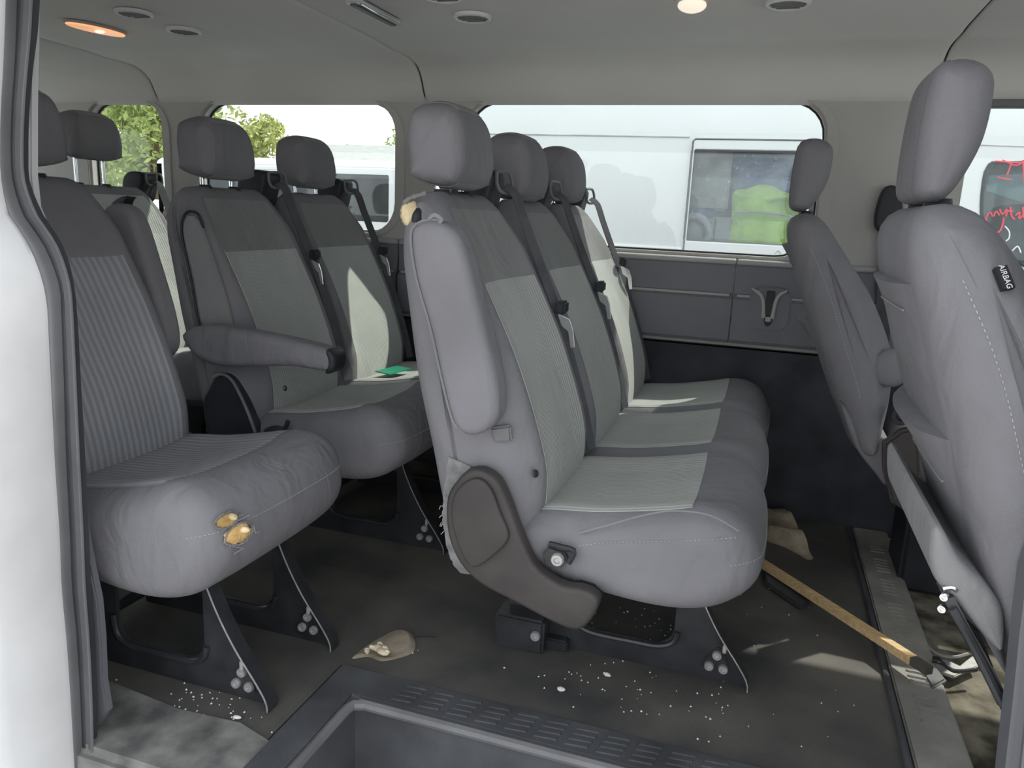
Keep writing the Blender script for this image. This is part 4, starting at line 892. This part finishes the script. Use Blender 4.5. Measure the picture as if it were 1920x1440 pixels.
# added cloth form, stand-in for the lime and navy shape in this window
g = empty('lime_navy_form', (-.02, 4.12, .9), 'lime green and navy stand-in form added behind the dusty window of the white van', 'stand-in form')
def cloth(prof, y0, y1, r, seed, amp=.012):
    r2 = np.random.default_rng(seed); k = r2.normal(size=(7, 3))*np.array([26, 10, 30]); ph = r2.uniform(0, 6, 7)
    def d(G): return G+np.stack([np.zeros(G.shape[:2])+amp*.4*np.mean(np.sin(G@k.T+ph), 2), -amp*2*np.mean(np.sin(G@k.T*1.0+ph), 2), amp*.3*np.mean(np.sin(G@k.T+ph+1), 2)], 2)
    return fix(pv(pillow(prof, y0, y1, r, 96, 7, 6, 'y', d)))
obj('navy_top', cloth([(-.215, 1.40), (-.215, 1.24), (-.20, 1.13), (-.05, 1.10), (.12, 1.10), (.145, 1.22), (.14, 1.40)], 4.03, 4.25, .06, 3), 'navy', g, 60)
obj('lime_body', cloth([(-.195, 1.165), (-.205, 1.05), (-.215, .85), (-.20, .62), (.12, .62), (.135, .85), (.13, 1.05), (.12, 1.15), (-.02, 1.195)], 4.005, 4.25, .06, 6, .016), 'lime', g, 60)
obj('pale_streak', tube([(-.20, 3.99, 1.055), (-.08, 3.982, 1.06), (.05, 3.985, 1.05), (.13, 3.995, 1.03)], .006, 6, 20), 'panel_pale', g)  # curved pale streak across the lime front, drawn as a thin tube
tag(obj('lime_fold', tube([(-.05, 3.995, 1.12), (.02, 3.985, 1.135), (.09, 3.995, 1.125), (.12, 4.0, 1.11)], .010, 6, 20), 'lime', g))
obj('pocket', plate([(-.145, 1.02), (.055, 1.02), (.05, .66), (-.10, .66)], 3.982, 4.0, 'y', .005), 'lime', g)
# second white vehicle, seen through the middle window
Y2 = 4.3
t = empty('white_wagon', (-3.6, 5.2, GZ), 'white wagon with dark windows parked behind the van, seen through the middle window', 'car')
H1 = rrect(-3.55, -2.655, .89, 1.208, .03); H2 = rrect(-2.600, -2.225, .915, 1.20, .02)
obj('body', van_shell(-3.95, -2.12, Y2, 6.1, GZ+.3, 1.225, 1.29, [H1, H2], .25), 'white', t, 35)
for hl, c in ((H1, (-3.1, 1.05)), (H2, (-2.41, 1.06))):
    wv_ = obj('window', plate(hl, Y2+.006, Y2+.014, 'y', 0, [[tuple(np.array(c)+(np.array(p)-np.array(c))*.97) for p in hl]]), 'black', t)
    obj('pane', plate([tuple(np.array(c)+(np.array(p)-np.array(c))*.985) for p in hl], Y2+.009, Y2+.012, 'y', 0), 'glass_tint', wv_)
obj('inner_wall', box(-3.9, -2.2, 4.95, 5.0, .2, 1.2, .01), 'dark_in', t)
obj('roof_rail', tube([(-3.85, Y2+.01, 1.235), (-2.15, Y2+.01, 1.235)], .006, 6), 'panel_pale', t)
obj('far_seat', fix(pv(pillow([(-3.2, .5), (-3.15, .85), (-3.05, 1.0), (-2.95, 1.0), (-2.9, .5)], 4.55, 4.85, .05, 40, 5, 3))), 'grey_in', t)
# small white car behind the rear quarter window
t = empty('white_car', (-6.4, 7.2, GZ), 'small white car beyond the rear quarter window, below the trees', 'car')
cp = [(-8.2, -.3), (-8.2, .15), (-7.9, .35), (-7.5, .42), (-7.1, .78), (-6.3, .86), (-5.6, .80), (-5.0, .45), (-4.4, .36), (-4.25, .1), (-4.25, -.3)]
obj('body', fix(pv(pillow([(a-.2, b+.12) for a, b in cp], 6.5, 8.1, .12, 80, 6, 4))), 'white', t, 50)
obj('side_window', plate([(-7.15, .55), (-6.95, .82), (-6.5, .88), (-5.9, .84), (-5.45, .55)], 6.49, 6.51, 'y', .004), 'glass_tint', t)
for x in (-7.6, -5.1): obj('wheel', disc((x, 6.52, -.33), (0, -1, 0), .32, .06, 24), 'black', t)
# house with brick gable, far off
t = empty('brick_house', (-10.5, 20, GZ), 'low brick house with a pale roof far behind the vehicles', 'building')
ex, ey2 = -9.1, 18.0
obj('wall', join(plate([(17.6, GZ), (22.4, GZ), (22.4, 2.02), (20.0, 2.02), (17.6, 2.02)], ex-.2, ex, 'x', 0), plate([(-12.2, GZ), (ex, GZ), (ex, 2.02), (-12.2, 2.02)], 17.6, 17.8, 'y', 0)), 'brick', t, 0)
ga = obj('gable', plate([(17.6, 2.02), (22.4, 2.02), (20.0, 2.62)], ex-.2, ex+.02, 'x', 0), 'brick', t, 0)
obj('roof', join(fix(([(-12.4, 17.3, 1.98), (ex+.15, 17.3, 1.98), (ex+.15, 20.0, 2.62), (-12.4, 20.0, 2.62), (-12.4, 17.3, 2.06), (ex+.15, 17.3, 2.06), (ex+.15, 20.0, 2.70), (-12.4, 20.0, 2.70)], [(0, 1, 2, 3), (4, 5, 6, 7), (0, 1, 5, 4), (1, 2, 6, 5), (2, 3, 7, 6), (3, 0, 4, 7)])), fix(([(-12.4, 22.7, 1.98), (ex+.15, 22.7, 1.98), (ex+.15, 20.0, 2.62), (-12.4, 20.0, 2.62), (-12.4, 22.7, 2.06), (ex+.15, 22.7, 2.06), (ex+.15, 20.0, 2.70), (-12.4, 20.0, 2.70)], [(0, 1, 2, 3), (4, 5, 6, 7), (0, 1, 5, 4), (1, 2, 6, 5), (2, 3, 7, 6), (3, 0, 4, 7)]))), 'roof', t, 0)
# trees
def tree(x, y, h, rad, seed, label, m, n=2600, leaf=.075):
    r2 = np.random.default_rng(seed); t = empty('leafy_tree', (x, y, GZ), label, 'tree', 'trees behind the parked cars'); V = []; f = []
    cl = [(r2.normal(0, rad*.45), r2.normal(0, rad*.4), r2.uniform(.16, 1)*h, rad*r2.uniform(.25, .5)) for _ in range(26)]
    for k in range(int(n*2.1)):
        c = cl[k % len(cl)]; d = nrm(r2.normal(size=3)); p = np.array([x+c[0], y+c[1], GZ+c[2]])+d*c[3]*r2.uniform(.55, 1.05)
        a = nrm(r2.normal(size=3)); b = nrm(np.cross(a, r2.normal(size=3))); s = leaf*r2.uniform(.6, 1.3); i = len(V)
        V += [p-a*s, p+b*s*.45, p+a*s, p-b*s*.45]; f.append((i, i+1, i+2, i+3))
    obj('crown', (V, f), m, t, 0)
    obj('trunk', tube([(x, y, GZ), (x+.1, y, GZ+h*.4), (x+.05, y, GZ+h*.7)], [.14, .10, .05], 8), 'bark', t)
    obj('branch', tube([(x+.1, y, GZ+h*.4), (x+rad*.4, y+.1, GZ+h*.65)], [.06, .03], 6), 'bark', t); obj('branch', tube([(x+.1, y, GZ+h*.45), (x-rad*.4, y-.1, GZ+h*.7)], [.06, .03], 6), 'bark', t)
tree(-11.5, 15.2, 3.55, 1.2, 11, 'leafy yellow green tree seen through the middle window, left of the house', 'leafB')
tree(-12.4, 24.6, 4.0, 1.5, 12, 'low green bushy tree far off beside the house, seen through the middle window', 'leafA', 1800)
tree(-10.1, 10.9, 4.2, 1.25, 13, 'green tree nearest to us, filling the right side of the rear quarter window', 'leafA', 3600)
tree(-16.9, 17.4, 5.6, 1.7, 14, 'tall yellow green tree filling the left side of the rear quarter window', 'leafB', 3600)
tree(-23.5, 25.5, 7.5, 2.6, 15, 'tall green tree farthest back in the rear quarter window', 'leafA', 3600, .16)
